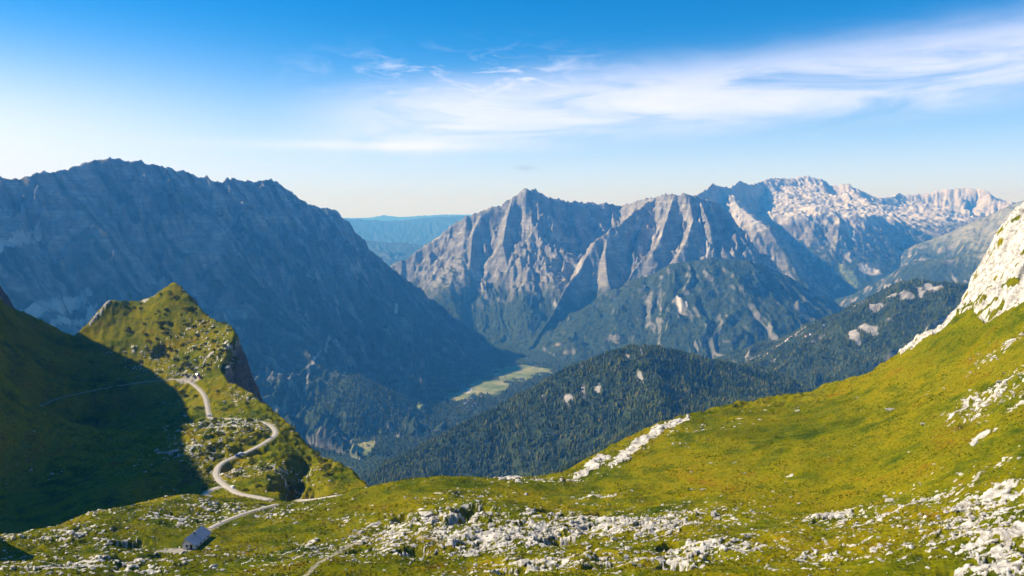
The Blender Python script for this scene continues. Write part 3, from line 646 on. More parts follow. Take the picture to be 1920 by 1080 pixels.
M_PLASTER = simple('white_plaster', (0.72, 0.70, 0.66), 0.9, 0.1, 0.08)
M_ROOF = simple('blue_grey_sheet_roof', (0.27, 0.31, 0.38), 0.5, 0.35, 0.15, 0.7)
M_WOOD = simple('dark_brown_wood', (0.09, 0.055, 0.03), 0.8, 0.2, 0.3, 3)
M_STONE = simple('grey_mortared_stone', (0.30, 0.28, 0.25), 0.9, 0.1, 0.3, 2)
M_GLASS = simple('dark_window_glass', (0.03, 0.04, 0.05), 0.12, 0.6, 0.1)
M_TYRE = simple('black_rubber', (0.02, 0.02, 0.02), 0.85, 0.2, 0.2, 6)
M_ALLOY = simple('dull_alloy', (0.45, 0.45, 0.46), 0.4, 0.5, 0.1, 6, 0.8)
M_LAMP = simple('clear_lamp_glass', (0.75, 0.75, 0.72), 0.2, 0.5, 0.05)
M_TAIL = simple('red_lamp_glass', (0.35, 0.02, 0.02), 0.25, 0.5, 0.1)

# ------------------------------------------------------------------ the hut
def ray_at(px, py, z):
    u = (px - 960.0) / FPX; v = (540.0 - py) / FPX; dy = CP + v * SP; dz = -SP + v * CP; t = (z - ZC) / dz
    return np.array([u * t, dy * t, z])
zr, ze = HUTZ + 5.0, HUTZ + 2.2
ra, rb = ray_at(345, 1012, zr), ray_at(380, 983.5, zr); ea, eb = ray_at(369, 1019.5, ze), ray_at(394.5, 999, ze)
rd = (rb - ra) + (eb - ea); HANG = math.atan2(rd[1], rd[0]); HLEN = float(np.hypot(rd[0], rd[1]) / 2)
nrm = np.array([math.sin(HANG), -math.cos(HANG)]); HW = float(np.dot((ea + eb)[:2] / 2 - (ra + rb)[:2] / 2, nrm))
print('HUT len', HLEN, 'half width', HW, 'angle', math.degrees(HANG))
HLEN = min(max(HLEN, 12), 20); HW = min(max(HW, 4.5), 7.5)
print('HUT', HLEN, HW)
mid = (ra + rb) / 2
hut = tag(empty('mountain_hut', (mid[0], mid[1], HUTZ - 0.3), HANG), 'small white walled mountain hut with a steep blue grey roof', 'hut')
# local x along the ridge, local y to the left of it; the eave seen from the camera is at -y
l2 = HLEN / 2 - 0.5; wl = HW - 0.5; wb = 1.5; EH, RH = 2.5, 5.3
m = MB(); m.poly([(-l2, -wl, -2), (l2, -wl, -2), (l2, wb, -2), (-l2, wb, -2), (-l2, -wl, EH), (l2, -wl, EH), (l2, wb, EH), (-l2, wb, EH), (-l2, 0, RH - .25), (l2, 0, RH - .25)],
       [(0, 3, 2, 1), (0, 1, 5, 4), (2, 3, 7, 6), (1, 2, 6, 9, 5), (3, 0, 4, 8, 7)]); m.build('wall', M_PLASTER, hut)
m = MB(); L = HLEN / 2 + 0.3; ez = EH - 0.25
for sy in (-1, 1):
    W = HW + 0.25 if sy < 0 else 1.9
    m.poly([(-L, 0, RH), (L, 0, RH), (L, sy * W, ez), (-L, sy * W, ez), (-L, 0, RH - .22), (L, 0, RH - .22), (L, sy * W, ez - .22), (-L, sy * W, ez - .22)], [(0, 1, 2, 3), (7, 6, 5, 4), (3, 2, 6, 7), (0, 3, 7, 4), (1, 5, 6, 2)])
    for k in range(1, 12):
        x = -L + 2 * L * k / 12; m.poly([(x - .04, 0, RH + .07), (x + .04, 0, RH + .07), (x + .04, sy * W, ez + .07), (x - .04, sy * W, ez + .07), (x - .04, 0, RH), (x + .04, 0, RH), (x + .04, sy * W, ez), (x - .04, sy * W, ez)], [(0, 1, 2, 3), (0, 3, 7, 4), (1, 5, 6, 2), (3, 2, 6, 7)])
roof = m.build('roof', M_ROOF, hut)
m = MB(); m.box((-1.6, -1.5, RH - 1.6), (-0.9, -0.8, RH + 0.7)); m.box((-1.7, -1.6, RH + 0.7), (-0.8, -0.7, RH + 0.85)); m.build('chimney', M_STONE, roof)
m = MB(); m.box((-l2 - .25, -wl - .2, -2), (l2 + .25, wb + .2, 0.5)); m.build('plinth', M_STONE, hut)
m = MB(); m.box((-l2 - .06, -2.9, 0.5), (-l2 + .02, -1.7, 2.4)); d = m.build('door', M_WOOD, hut); m = MB(); m.box((-l2 - .12, -1.9, 1.4), (-l2 - .06, -1.8, 1.52)); m.build('handle', M_ALLOY, d)
def window(cx, cy, cz, axis):
    w2, h2 = 0.5, 0.5
    def bx(a, b, z0, z1, t0, t1):
        q = MB()
        if axis == 'x': s = -1 if cx < 0 else 1; q.box((min(cx + s * t0, cx + s * t1), cy + a, z0), (max(cx + s * t0, cx + s * t1), cy + b, z1))
        else: s = -1 if cy < 0 else 1; q.box((cx + a, min(cy + s * t0, cy + s * t1), z0), (cx + b, max(cy + s * t0, cy + s * t1), z1))
        return q
    f = bx(-w2 - .1, w2 + .1, cz - h2 - .1, cz + h2 + .1, -.05, .05).build('window', M_WOOD, hut); bx(-w2, w2, cz - h2, cz + h2, .05, .07).build('pane', M_GLASS, f)
for yy in (-4.4, -0.3):
    if yy > -wl + 0.8: window(-l2, yy, 1.6, 'x')
for k in range(4): window(-l2 + (k + .5) * 2 * l2 / 4, -wl, 1.4, 'y')

# ------------------------------------------------------------------ cars on the road
def make_car():
    root = empty('parked_car', (0, 0, 0))
    m = MB(); m.prism([(-2.1, .28), (-2.18, .55), (-2.12, .88), (-1.95, .95), (-1.55, 1.42), (-1.2, 1.5), (0.3, 1.48), (0.62, 1.36), (1.12, .98), (1.85, .85), (2.12, .7), (2.16, .45), (2.05, .28)], -.86, .86)
    for i, v in enumerate(m.v):
        if v[2] > 1.0: m.v[i] = (v[0], v[1] * .82, v[2])
    m.build('body', M_PLASTER, root, 0.05, False)
    m = MB()
    for s in (-1, 1): m.poly([(-1.5, s * .815, 1.02), (0.95, s * .815, 1.02), (0.55, s * .735, 1.36), (-1.35, s * .735, 1.40)], [(0, 1, 2, 3)])
    m.poly([(1.13, -.68, 1.0), (1.13, .68, 1.0), (0.68, .6, 1.37), (0.68, -.6, 1.37)], [(0, 1, 2, 3)]); m.poly([(-1.97, -.68, 1.0), (-1.97, .68, 1.0), (-1.62, .6, 1.40), (-1.62, -.6, 1.40)], [(0, 1, 2, 3)])
    m.build('windows', M_GLASS, root)
    for x in (-1.3, 1.35):
        for s in (-1, 1):
            t = MB(); t.cyl((x, .33), .33, s * .70, s * .89, 14); w_ = t.build('wheel', M_TYRE, root); t = MB(); t.cyl((x, .33), .20, s * .885, s * .90, 10); t.build('rim', M_ALLOY, w_)
    for s in (-1, 1):
        m = MB(); m.box((2.06, s * .62 - .16, .62), (2.16, s * .62 + .16, .76)); m.build('headlight', M_LAMP, root)
        m = MB(); m.box((-2.19, s * .66 - .12, .68), (-2.10, s * .66 + .12, .88)); m.build('tail_light', M_TAIL, root)
    return root
def paint(n, c): return simple('car_paint_' + n, c, 0.28, 0.5, 0.04, 0.5)
PAINT = {k: paint(k, c) for k, c in dict(white=(.78, .78, .77), silver=(.45, .46, .48), black=(.015, .015, .018), blue=(.05, .10, .30), red=(.30, .03, .03), grey=(.14, .15, .16)).items()}
CARS = [(335, 703, 100, 'white', 'white car at the far end of the parked row on the hairpin'), (342, 705.5, 95, 'silver', 'silver car parked on the hairpin between a white and a black car'), (348, 707, 95, 'black', 'black car parked on the hairpin beside the silver car'),
        (356, 706, 100, 'white', 'white car parked on the hairpin between a black and a grey car'), (363, 708, 100, 'grey', 'grey car in the row on the hairpin beside the road fork'), (371, 704, 60, 'white', 'white car parked highest against the bank of the knoll'), (375, 708.5, 50, 'red', 'dark red car parked against the bank below the knoll'),
        (393, 782, 20, 'silver', 'silver car parked by itself where the road turns below the knoll'), (404, 786, 10, 'black', 'black car parked in the turnout below the knoll'), (452, 853.5, 40, 'white', 'white car driving on the straight stretch between the two bends'), (446, 856.5, 40, 'blue', 'blue car following the white car on the straight stretch'), (436, 915, 130, 'white', 'white car on the lowest bend of the road above the hut')]
proto = make_car()
for i, (px, py, rz, colr, lab) in enumerate(CARS):
    h = hit(px, py)
    if h is None: continue
    o = proto if i == 0 else copy_tree(proto)
    z = float(grid_at(np.array([h[0]]), np.array([h[1]]))[0][0])
    for L_, w_ in _roads:
        dd = np.hypot(L_[:, 0] - h[0], L_[:, 1] - h[1]); k = int(dd.argmin())
        if dd[k] < w_ + 1.5: z = max(z, float(L_[k, 2]) + 0.27)
    o.location = (h[0], h[1], z + 0.02); o.rotation_euler = (0, 0, R(rz)); tag(o, lab, 'car', 'cars on the mountain road')
    for ch in o.children:
        if ch.name.startswith('body'): ch.material_slots[0].link = 'OBJECT'; ch.material_slots[0].material = PAINT[colr]

# ------------------------------------------------------------------ houses down in the valley
def make_house(wc, rc):
    root = empty('valley_house', (0, 0, 0))
    m = MB(); m.poly([(-8, -5, -3), (8, -5, -3), (8, 5, -3), (-8, 5, -3), (-8, -5, 5.5), (8, -5, 5.5), (8, 5, 5.5), (-8, 5, 5.5), (-8, 0, 9.2), (8, 0, 9.2)], [(0, 3, 2, 1), (0, 1, 5, 4), (2, 3, 7, 6), (1, 2, 6, 9, 5), (3, 0, 4, 8, 7)]); m.build('wall', wc, root)
    m = MB()
    for s in (-1, 1): m.poly([(-8.8, 0, 9.7), (8.8, 0, 9.7), (8.8, s * 6, 5.0), (-8.8, s * 6, 5.0), (-8.8, 0, 9.3), (8.8, 0, 9.3), (8.8, s * 6, 4.6), (-8.8, s * 6, 4.6)], [(0, 1, 2, 3), (7, 6, 5, 4), (3, 2, 6, 7), (0, 3, 7, 4), (1, 5, 6, 2)])
    rf = m.build('roof', rc, root); m = MB(); m.box((2, -.5, 8.4), (3, .5, 11)); m.build('chimney', wc, rf); return root
M_TILE = simple('weathered_red_tiles', (0.26, 0.12, 0.08), 0.85, 0.1, 0.2, 0.4)
hp = [make_house(M_PLASTER, M_TILE), make_house(M_PLASTER, M_ROOF)]; used_h = [False, False]
HOUSES = [(880, 742, 0), (884, 748, 1), (878, 752, 0), (890, 757, 0), (886, 763, 1), (896, 752, 0), (872, 757, 1), (902, 744, 0), (934, 702, 1), (941, 705, 0), (947, 709, 0), (930, 707, 0), (958, 722, 1), (926, 738, 0), (1546, 611, 1), (1520, 628, 0), (1511, 632, 0)]
for px, py, k in HOUSES:
    h = hit(px, py)
    if h is None: continue
    o = hp[k] if not used_h[k] else copy_tree(hp[k]); used_h[k] = True
    o.location = h; o.rotation_euler = (0, 0, random.uniform(0, 3.1))
    far_h = px > 1400
    where = 'in the wooded side valley' if far_h else ('on the upper valley meadow' if px > 920 else 'in the hamlet beside the pale valley meadow')
    tag(o, ('tiny white house with a red roof ' if k == 0 else 'tiny white house with a grey roof ') + where, 'house', 'houses with %s roofs %s' % ('red' if k == 0 else 'grey', where))

# ------------------------------------------------------------------ limestone boulders and rubble
M_LIME = new_mat('weathered_white_limestone', 0.95, 0.05); _m, _nt, _b = M_LIME; _n = N(_nt); _c = _n.coords()
_r = _n.noise(_c, 0.9, 6, 0.7, 0.4); _n.link(_n.ramp(_r, [(0.32, (0.13, 0.11, 0.085)), (0.42, (0.31, 0.28, 0.23)), (0.62, (0.52, 0.48, 0.41))]), _b.inputs['Base Color']); _n.bump(_r, 0.7, 0.5, _b); M_LIME = _m
import bmesh
def rock_mesh(name, seed, sub=3, flat=0.6):
    bm = bmesh.new(); bmesh.ops.create_icosphere(bm, subdivisions=sub, radius=1.0); r = np.random.default_rng(seed)
    pl = [(Vector(r.normal(size=3)).normalized(), r.uniform(.45, .85)) for _ in range(11)]
    for v in bm.verts:
        p = v.co.copy()
        for nn, dd in pl:
            e = p.dot(nn) - dd
            if e > 0: p -= nn * e * 0.92
        q = gnoise(np.array([p.x * 2.1 + seed]), np.array([p.y * 2.1 + p.z * 1.7]), seed)[0]
        p *= 1 + 0.16 * float(q); p.z *= flat; p.x *= 1.25; v.co = p
    me = bpy.data.meshes.new(name); bm.to_mesh(me); bm.free(); me.materials.append(M_LIME); return me
ROCKS = [rock_mesh('boulder', 40 + k, 3, .36 + .06 * k) for k in range(7)]
def put_rock(name, x, y, s, lab, group=None, stretch=1.0, rz=None):
    z = float(grid_at(np.array([x]), np.array([y]))[0][0])
    o = link(bpy.data.objects.new(name, random.choice(ROCKS))); o.location = (x, y, z - s * 0.16); o.scale = (s * stretch, s, s * random.uniform(.8, 1.2)); o.rotation_euler = (random.uniform(-.25, .25), random.uniform(-.25, .25), random.uniform(0, 6.28) if rz is None else rz)
    return tag(o, lab, 'boulder', group)
UNIQUE = [(1830, 832, 2.2, 1.6, 'star shaped white rock alone in the tall grass of the slope'), (1495, 770, 2.0, 1.3, 'lone white boulder near the upper rim of the sunny slope'), (1674, 768, 1.4, 2.4, 'long thin white slab lying on the sunny slope'), (1386, 786, 2.0, 1.3, 'white boulder just above the rocky lip of the meadow'),
          (145, 1004, 2.2, 1.5, 'white boulder alone on the dark edged rise beyond the hut'), (1320, 917, 1.5, 1.2, 'small white boulder alone on the orange tinted slope'), (1378, 868, 1.3, 1.2, 'tiny pale stone alone in the middle of the green slope'), (943, 890, 3.0, 1.3, 'pale rock fang standing on the meadow rim above the forest'), (1502, 1052, 1.6, 1.3, 'white boulder with a black cleft beside the lower scree'),
          (1395, 1022, 2.4, 1.7, 'tilted white slab at the edge of the green hollow'), (990, 958, 2.2, 1.5, 'big pale block beside the long dark cleft'), (797, 963, 2.6, 1.4, 'pale block at the upper end of the rocky band'), (700, 985, 2.4, 1.6, 'flat pale slab at the head of the rocky band'), (445, 622, 5.0, .7, 'white rock needle on the cliff edge of the knoll'), (424, 690, 4.0, 1.0, 'pale slab hanging over the dark cliff below the knoll')]
for px, py, s, stv, lab in UNIQUE:
    h = hit(px, py)
    if h: put_rock('boulder', h[0], h[1], s, lab, None, stv, random.uniform(-.6, .6))
ZONES = [('white limestone boulder in the rocky band across the lower meadow', 'boulders of the lower rocky band', range(0, 19), 84, (0.5, 2.0)), ('bright white boulder in the scree below the sunny slope', 'boulders of the sunlit scree', range(19, 28), 40, (0.6, 1.5)),
         ('white boulder in the stone patches on the upper sunny slope', 'boulders of the upper slope', range(28, 34), 30, (0.7, 1.8)), ('grey boulder among the grass on the rise around the hut', 'boulders around the hut', range(34, 42), 46, (0.7, 1.8)),
         ('pale boulder between the bends of the mountain road', 'boulders between the road bends', range(42, 47), 42, (0.8, 2.0)), ('pale outcrop poking from the speckled face of the knoll', 'outcrops on the knoll', range(47, 53), 22, (1.0, 2.2))]
for lab, grp, idx, cnt, (s0, s1) in ZONES:
    idx = list(idx); wts = [ROCKY[k][3] * ROCKY[k][4] * ROCKY[k][5] for k in idx]; n_ = 0
    for _ in range(cnt * 6):
        if n_ >= cnt: break
        px, py, Y, hw, hd, st = ROCKY[random.choices(idx, wts)[0]]; c = pt(px, py, Y)
        x, y = c[0] + random.gauss(0, .6) * hw, c[1] + random.gauss(0, .6) * hd
        z, i_, j_ = grid_at(np.array([x]), np.array([y]))
        if not in_view(x, y, z, -4)[0] or _gap[i_[0], j_[0]] > 0.8: continue
        if min(float(np.hypot(L_[:, 0] - x, L_[:, 1] - y).min()) - w_ for L_, w_ in _roads) < 2.5 or math.hypot(x - mid[0], y - mid[1]) < 13: continue
        put_rock('boulder', x, y, s0 + (s1 - s0) * random.random() ** 2, lab, grp, random.uniform(.8, 1.7)); n_ += 1

# loose stones nobody would count
ico = bmesh.new(); bmesh.ops.create_icosphere(ico, subdivisions=1, radius=1.0); IV = np.array([v.co[:] for v in ico.verts], F32); IF = np.array([[v.index for v in f.verts] for f in ico.faces]); ico.free()
PX, PY, PS = [], [], []
wts = np.array([r[3] * r[4] * max(r[5], .3) for r in ROCKY]); wts /= wts.sum()
ch = rng.choice(len(ROCKY), 15000, p=wts); g2_ = rng.normal(size=(15000, 2)) * 0.75
for k, g in zip(ch, g2_):
    px, py, Y, hw, hd, st = ROCKY[k]; c = pt(px, py, Y); PX.append(c[0] + g[0] * hw); PY.append(c[1] + g[1] * hd); PS.append(Y)
ex = rng.uniform(-420, 420, 26000); ey = rng.uniform(170, 960, 26000)
X = np.concatenate([np.array(PX), ex]); Y = np.concatenate([np.array(PY), ey])
z, i_, j_ = grid_at(X, Y); cl = fbm(X / 40, Y / 40, 3, 401)
ok = in_view(X, Y, z) & (_gap[i_, j_] < 1.0) & (OWN[i_, j_] >= 20) & (OWN[i_, j_] < 23) & (((np.arange(len(X)) < 15000) & (rng.random(len(X)) < 0.42)) | (rng.random(len(X)) < sstep(0.10, 0.55, cl) * 0.45))
for L_, w_ in _roads: ok &= np.min(np.hypot(X[:, None] - L_[None, ::4, 0], Y[:, None] - L_[None, ::4, 1]), 1) > w_ + 1.5
ok &= np.hypot(X - mid[0], Y - mid[1]) > 12
X, Y, z = X[ok], Y[ok], z[ok]; S = (0.12 + 0.5 * rng.random(len(X)) ** 4) * (0.7 + Y / 520)
V = IV[None] * (1 + 0.30 * rng.normal(size=(len(X), len(IV), 1))).astype(F32) * (S[:, None, None] * np.stack([1 + .6 * rng.random(len(X)), 1 + .6 * rng.random(len(X)), .55 + .3 * rng.random(len(X))], -1)[:, None, :]) + np.stack([X, Y, z + 0.1 * S], -1)[:, None, :]
FQ = (IF[None] + (np.arange(len(X)) * len(IV))[:, None, None]).reshape(-1, 3)
tag(link(bpy.data.objects.new('rubble', mesh_np('rubble', V.reshape(-1, 3), FQ, M_LIME, False))), 'loose pale stones strewn over the grass', 'stones', kind='stuff')

# tussocks of grass over the near meadow
M_TUS = new_mat('tussock_grass', 0.95, 0.0); _m, _nt, _b = M_TUS; _n = N(_nt); _a, _, _ = mask_sockets(_n)
_n.link(_n.ramp(_a, [(0.0, (0.055, 0.080, 0.002)), (0.35, (0.135, 0.150, 0.002)), (0.65, (0.215, 0.20, 0.003)), (1.0, (0.24, 0.165, 0.004))]), _b.inputs['Base Color']); M_TUS = _m
nt_ = 170000; an = rng.uniform(-0.62, 0.62, nt_); rr_ = 180 * np.exp(rng.random(nt_) * math.log(620 / 180)); X = rr_ * np.sin(an); Y = rr_ * np.cos(an)
z, i_, j_ = grid_at(X, Y); cv_ = COVER[i_, j_]; pn = fbm(X / 14, Y / 14, 3, 461); tn = 0.48 + 0.85 * fbm(X / 38, Y / 38, 4, 463) + 0.13 * rng.normal(size=nt_)
ok = in_view(X, Y, z, 40) & (_gap[i_, j_] < 1.5) & np.isin(OWN[i_, j_], (20, 22)) & (cv_[:, 0] < 0.35) & (cv_[:, 1] < 0.2) & (rng.random(nt_) < sstep(-0.35, 0.35, pn))
X, Y, z, tn = X[ok], Y[ok], z[ok], np.clip(tn[ok], 0, 1); nt_ = len(X); S = rng.uniform(.18, .48, nt_) * (0.6 + Y / 600)
VV = []
for b in range(4):
    a_ = rng.uniform(0, 6.28, nt_); c_ = np.stack([np.cos(a_), np.sin(a_)], -1); o_ = rng.normal(size=(nt_, 2)) * (0.35 * S)[:, None]; p_ = np.stack([X, Y], -1) + o_; q_ = c_ * (0.55 * S)[:, None]; le = rng.normal(size=(nt_, 2)) * (0.4 * S)[:, None]
    VV += [np.column_stack([p_ - q_, z - .06]), np.column_stack([p_ + q_, z - .06]), np.column_stack([p_ + le, z + S * rng.uniform(.6, 1.1, nt_)])]
V = np.stack(VV, 1); FQ = (np.arange(12).reshape(4, 3)[None] + (np.arange(nt_) * 12)[:, None, None]).reshape(-1, 3)
tag(link(bpy.data.objects.new('grass', mesh_np('grass', V.reshape(-1, 3), FQ, M_TUS, False, np.repeat(np.stack([tn] * 3, -1)[:, None], 12, 1).reshape(-1, 3)))), 'tufts of alpine grass on the sunny meadow', 'grass', kind='stuff')
print('TUSSOCKS', nt_)

# ------------------------------------------------------------------ dwarf pine shrubs on the knoll and shelf
M_SHRUB = simple('dwarf_pine_needles', (0.125, 0.135, 0.012), 0.95, 0.05, 0.45, 0.8)
def shrub_mesh(seed):
    r = np.random.default_rng(seed); V, Fs = [], []
    for k in range(70):
        a = r.uniform(0, 6.28); q = math.sqrt(r.random()); h = (1 - q * q) * 0.8 * r.uniform(.5, 1.1); c = np.array([q * math.cos(a), q * math.sin(a), h * .9])
        for _ in range(3):
            d = r.normal(size=(3, 3)) * 0.17; b = len(V); V += [tuple(c + d[0]), tuple(c + d[1]), tuple(c + d[2] + [0, 0, .12])]; Fs.append((b, b + 1, b + 2))
    me = bpy.data.meshes.new('shrub'); me.from_pydata(V, [], Fs); me.update(); me.materials.append(M_SHRUB); return me
SHR = [shrub_mesh(k) for k in range(6)]
cnt = 0
for _ in range(4000):
    if cnt >= 230: break
    zone = random.random()
    if zone < .62: px, py = random.uniform(230, 445), random.uniform(545, 700)
    else: px, py = random.uniform(340, 640), random.uniform(720, 925)
    h = hit(px, py)
    if h is None or h[1] > 1015: continue
    z, i_, j_ = grid_at(np.array([h[0]]), np.array([h[1]]))
    if OWN[i_[0], j_[0]] not in (20, 22) or min(float(np.hypot(L_[:, 0] - h[0], L_[:, 1] - h[1]).min()) - w_ for L_, w_ in _roads) < 4: continue
    if zone < .62 and px < 300 and random.random() < .75: continue
    o = link(bpy.data.objects.new('dwarf_pine_shrub', random.choice(SHR))); s = random.uniform(1.3, 3.4); o.location = (h[0], h[1], float(z[0]) - 0.1); o.scale = (s * random.uniform(.9, 1.5), s, s * .7); o.rotation_euler = (0, 0, random.uniform(0, 6.28)); cnt += 1
    if zone < .62: tag(o, 'low green shrub on the speckled face of the grassy knoll', 'shrub', 'shrubs on the knoll')
    else: tag(o, 'low green shrub beside the winding mountain road', 'shrub', 'shrubs along the road')

# ------------------------------------------------------------------ conifers on the dark hill and the wooded humps
def mat_trees():
    m, nt, b = new_mat('conifer_needles', 0.95, 0.05); n = N(nt); a, _, _ = mask_sockets(n)
    n.link(n.ramp(a, [(0.0, (0.014, 0.024, 0.006)), (0.4, (0.042, 0.058, 0.008)), (0.75, (0.100, 0.112, 0.016)), (1.0, (0.16, 0.14, 0.03))]), b.inputs['Base Color']); return m
M_CON = mat_trees(); M_BARK = simple('grey_brown_bark', (0.10, 0.075, 0.055), 0.9, 0.1, 0.3, 4)
def scatter(owners, x0, x1, y0, y1, spacing, seed):
    n_ = int((x1 - x0) * (y1 - y0) / spacing ** 2); r = np.random.default_rng(seed); X = r.uniform(x0, x1, n_); Y = r.uniform(y0, y1, n_)
    z, i_, j_ = grid_at(X, Y); cov = COVER[i_, j_]
    ok = np.isin(OWN[i_, j_], owners) & (_gap[i_, j_] < 30) & in_view(X, Y, z, 60) & (cov[:, 0] < 0.45) & (cov[:, 2] < 0.4) & (fbm(X / 70, Y / 70, 3, 421) + 0.5 * r.random(n_) > -0.06)
    return X[ok], Y[ok], z[ok]
def conifer_mass(name, P, seed, sides=6):
    X, Y, Z = P; r = np.random.default_rng(seed); n_ = len(X); H = r.uniform(7, 19, n_) * (1 + .35 * gnoise(X / 60, Y / 60, 431)); rad = H * np.where(r.random(n_) < .35, r.uniform(.28, .44, n_), r.uniform(.17, .28, n_))
    a = np.linspace(0, 2 * math.pi, sides, endpoint=False); V, Fs = [], []
    rings = [(0.06, 1.0), (0.42, 0.62), (0.40, 0.78), (1.0, 0.0)]
    for h, q in rings[:3]:
        an = a[None] + r.uniform(0, 6.28, n_)[:, None]; jr = rad[:, None] * q * r.uniform(.7, 1.25, (n_, sides)); V.append(np.stack([X[:, None] + jr * np.cos(an), Y[:, None] + jr * np.sin(an), (Z + H * h)[:, None] + H[:, None] * r.uniform(-.04, .04, (n_, sides))], -1))
    tip = np.stack([X + .03 * H * r.normal(size=n_), Y + .03 * H * r.normal(size=n_), Z + H], -1)[:, None]; tip1 = np.stack([X, Y, Z + H * .66], -1)[:, None]
    V = np.concatenate([V[0], V[2], tip1, tip], 1); k = V.shape[1]; T = []
    for s in range(sides):
        t = (s + 1) % sides; T += [(s, t, 2 * sides), (sides + s, sides + t, 2 * sides + 1)]
    FQ = (np.array(T)[None] + (np.arange(n_) * k)[:, None, None]).reshape(-1, 3)
    tone = np.clip(0.40 + 0.75 * fbm(X / 130, Y / 130, 4, 441) + r.normal(size=n_) * .16 + np.where(rad / H > .28, .16, 0), 0, 1); at = np.repeat(np.stack([tone] * 3, -1)[:, None], k, 1).reshape(-1, 3)
    return link(bpy.data.objects.new(name, mesh_np(name, V.reshape(-1, 3), FQ, M_CON, False, at)))
P1 = scatter([9, 23], -1000, 1500, 900, 4050, 8.5, 5)
rank = np.argsort(np.hypot(P1[0], P1[1])); gap1 = _gap[grid_at(P1[0], P1[1])[1:]]
vis = [k for k in rank if gap1[k] < 2.0 and in_view(P1[0][k:k + 1], P1[1][k:k + 1], P1[2][k:k + 1], -5)[0]]
near_ids = vis[:130]; keep = np.ones(len(P1[0]), bool); keep[near_ids] = False
def tree_meshes(seed):
    r = np.random.default_rng(seed); V, Fs, tn = [], [], []; H = 1.0
    for t in range(9):
        z0 = .12 + t * .095; z1 = z0 + .16; q = (1 - t / 9.6) * .20
        for s in range(9):
            a0 = 2 * math.pi * (s + r.uniform(-.3, .3)) / 9; a1 = a0 + .62; b = len(V); q0 = q * r.uniform(.6, 1.25)
            V += [(q0 * math.cos(a0), q0 * math.sin(a0), z0 - r.uniform(0, .03)), (q0 * math.cos(a1), q0 * math.sin(a1), z0 - r.uniform(0, .03)), (0, 0, min(z1, 1.0))]; Fs.append((b, b + 1, b + 2)); tn += [np.clip(.45 + r.normal() * .18, 0, 1)] * 3
    crown = mesh_np('crown', np.array(V), np.array(Fs), M_CON, False, np.stack([np.array(tn)] * 3, -1))
    m = MB(); n = 7; m.poly([(.022 * math.cos(6.283 * k / n), .022 * math.sin(6.283 * k / n), -.06) for k in range(n)] + [(.006 * math.cos(6.283 * k / n), .006 * math.sin(6.283 * k / n), .9) for k in range(n)], [(k, (k + 1) % n, (k + 1) % n + n, k + n) for k in range(n)])
    return crown, m.mesh('trunk', M_BARK)
TM = [tree_meshes(k) for k in range(5)]
for k in near_ids:
    x, y, z = P1[0][k], P1[1][k], P1[2][k]; cr, tk = random.choice(TM)
    o = empty('conifer_tree', (x, y, z - .3), random.uniform(0, 6.28)); h = random.uniform(13, 23); o.scale = (h * random.uniform(.9, 1.4), h * 1.1, h)
    tag(o, 'dark green conifer at the near edge of the forest below the meadow rim', 'tree', 'conifers below the meadow rim')
    link(bpy.data.objects.new('trunk', tk), o); link(bpy.data.objects.new('crown', cr), o)
tag(conifer_mass('forest', tuple(q[keep] for q in P1), 6), 'dense dark conifer forest covering the middle hill', 'forest', kind='stuff')
P2 = scatter([8], 800, 3200, 3900, 5900, 11.0, 8); tag(conifer_mass('forest', P2, 9, 5), 'conifer forest on the hump with pale rock bands', 'forest', kind='stuff')
P3 = scatter([2, 0], -1800, 400, 4200, 6800, 12.0, 12); tag(conifer_mass('forest', P3, 13, 5), 'forest on the low rise and valley floor', 'forest', kind='stuff')
print('TREES', len(P1[0]), len(P2[0]), len(P3[0]), 'RUBBLE', len(S), 'SHRUBS', cnt)
#@@END@@

# ------------------------------------------------------------------ air
def box(name, lo, hi):
    x0, y0, z0 = lo; x1, y1, z1 = hi
    V = np.array([(x0, y0, z0), (x1, y0, z0), (x1, y1, z0), (x0, y1, z0), (x0, y0, z1), (x1, y0, z1), (x1, y1, z1), (x0, y1, z1)], F32)
    Q = np.array([(0, 3, 2, 1), (4, 5, 6, 7), (0, 1, 5, 4), (1, 2, 6, 5), (2, 3, 7, 6), (3, 0, 4, 7)])
    return V, Q
hm = bpy.data.materials.new('thin_blue_air'); hm.use_nodes = True; nt = hm.node_tree; nt.nodes.clear()
out = nt.nodes.new('ShaderNodeOutputMaterial'); pv = nt.nodes.new('ShaderNodeVolumePrincipled'); nt.links.new(pv.outputs[0], out.inputs['Volume'])
pv.inputs['Color'].default_value = (0.07, 0.37, 1.0, 1); pv.inputs['Absorption Color'].default_value = (1, 1, 1, 1)
pv.inputs['Density'].default_value = 5.8e-5; pv.inputs['Anisotropy'].default_value = 0.1
zlo, zhi = float(GZ.min()), float(GZ.max())
bx0, bx1, by0, by1 = float(GX.min()) - 300, float(GX.max()) + 300, -1500.0, float(GY.max()) + 300
V, Q = box('haze', (bx0, by0, zlo - 1.0), (bx1, by1, max(zhi, ZC) + 20.0))
tag(link(bpy.data.objects.new('haze', mesh_np('haze', V, Q, hm, False))), kind='stuff')

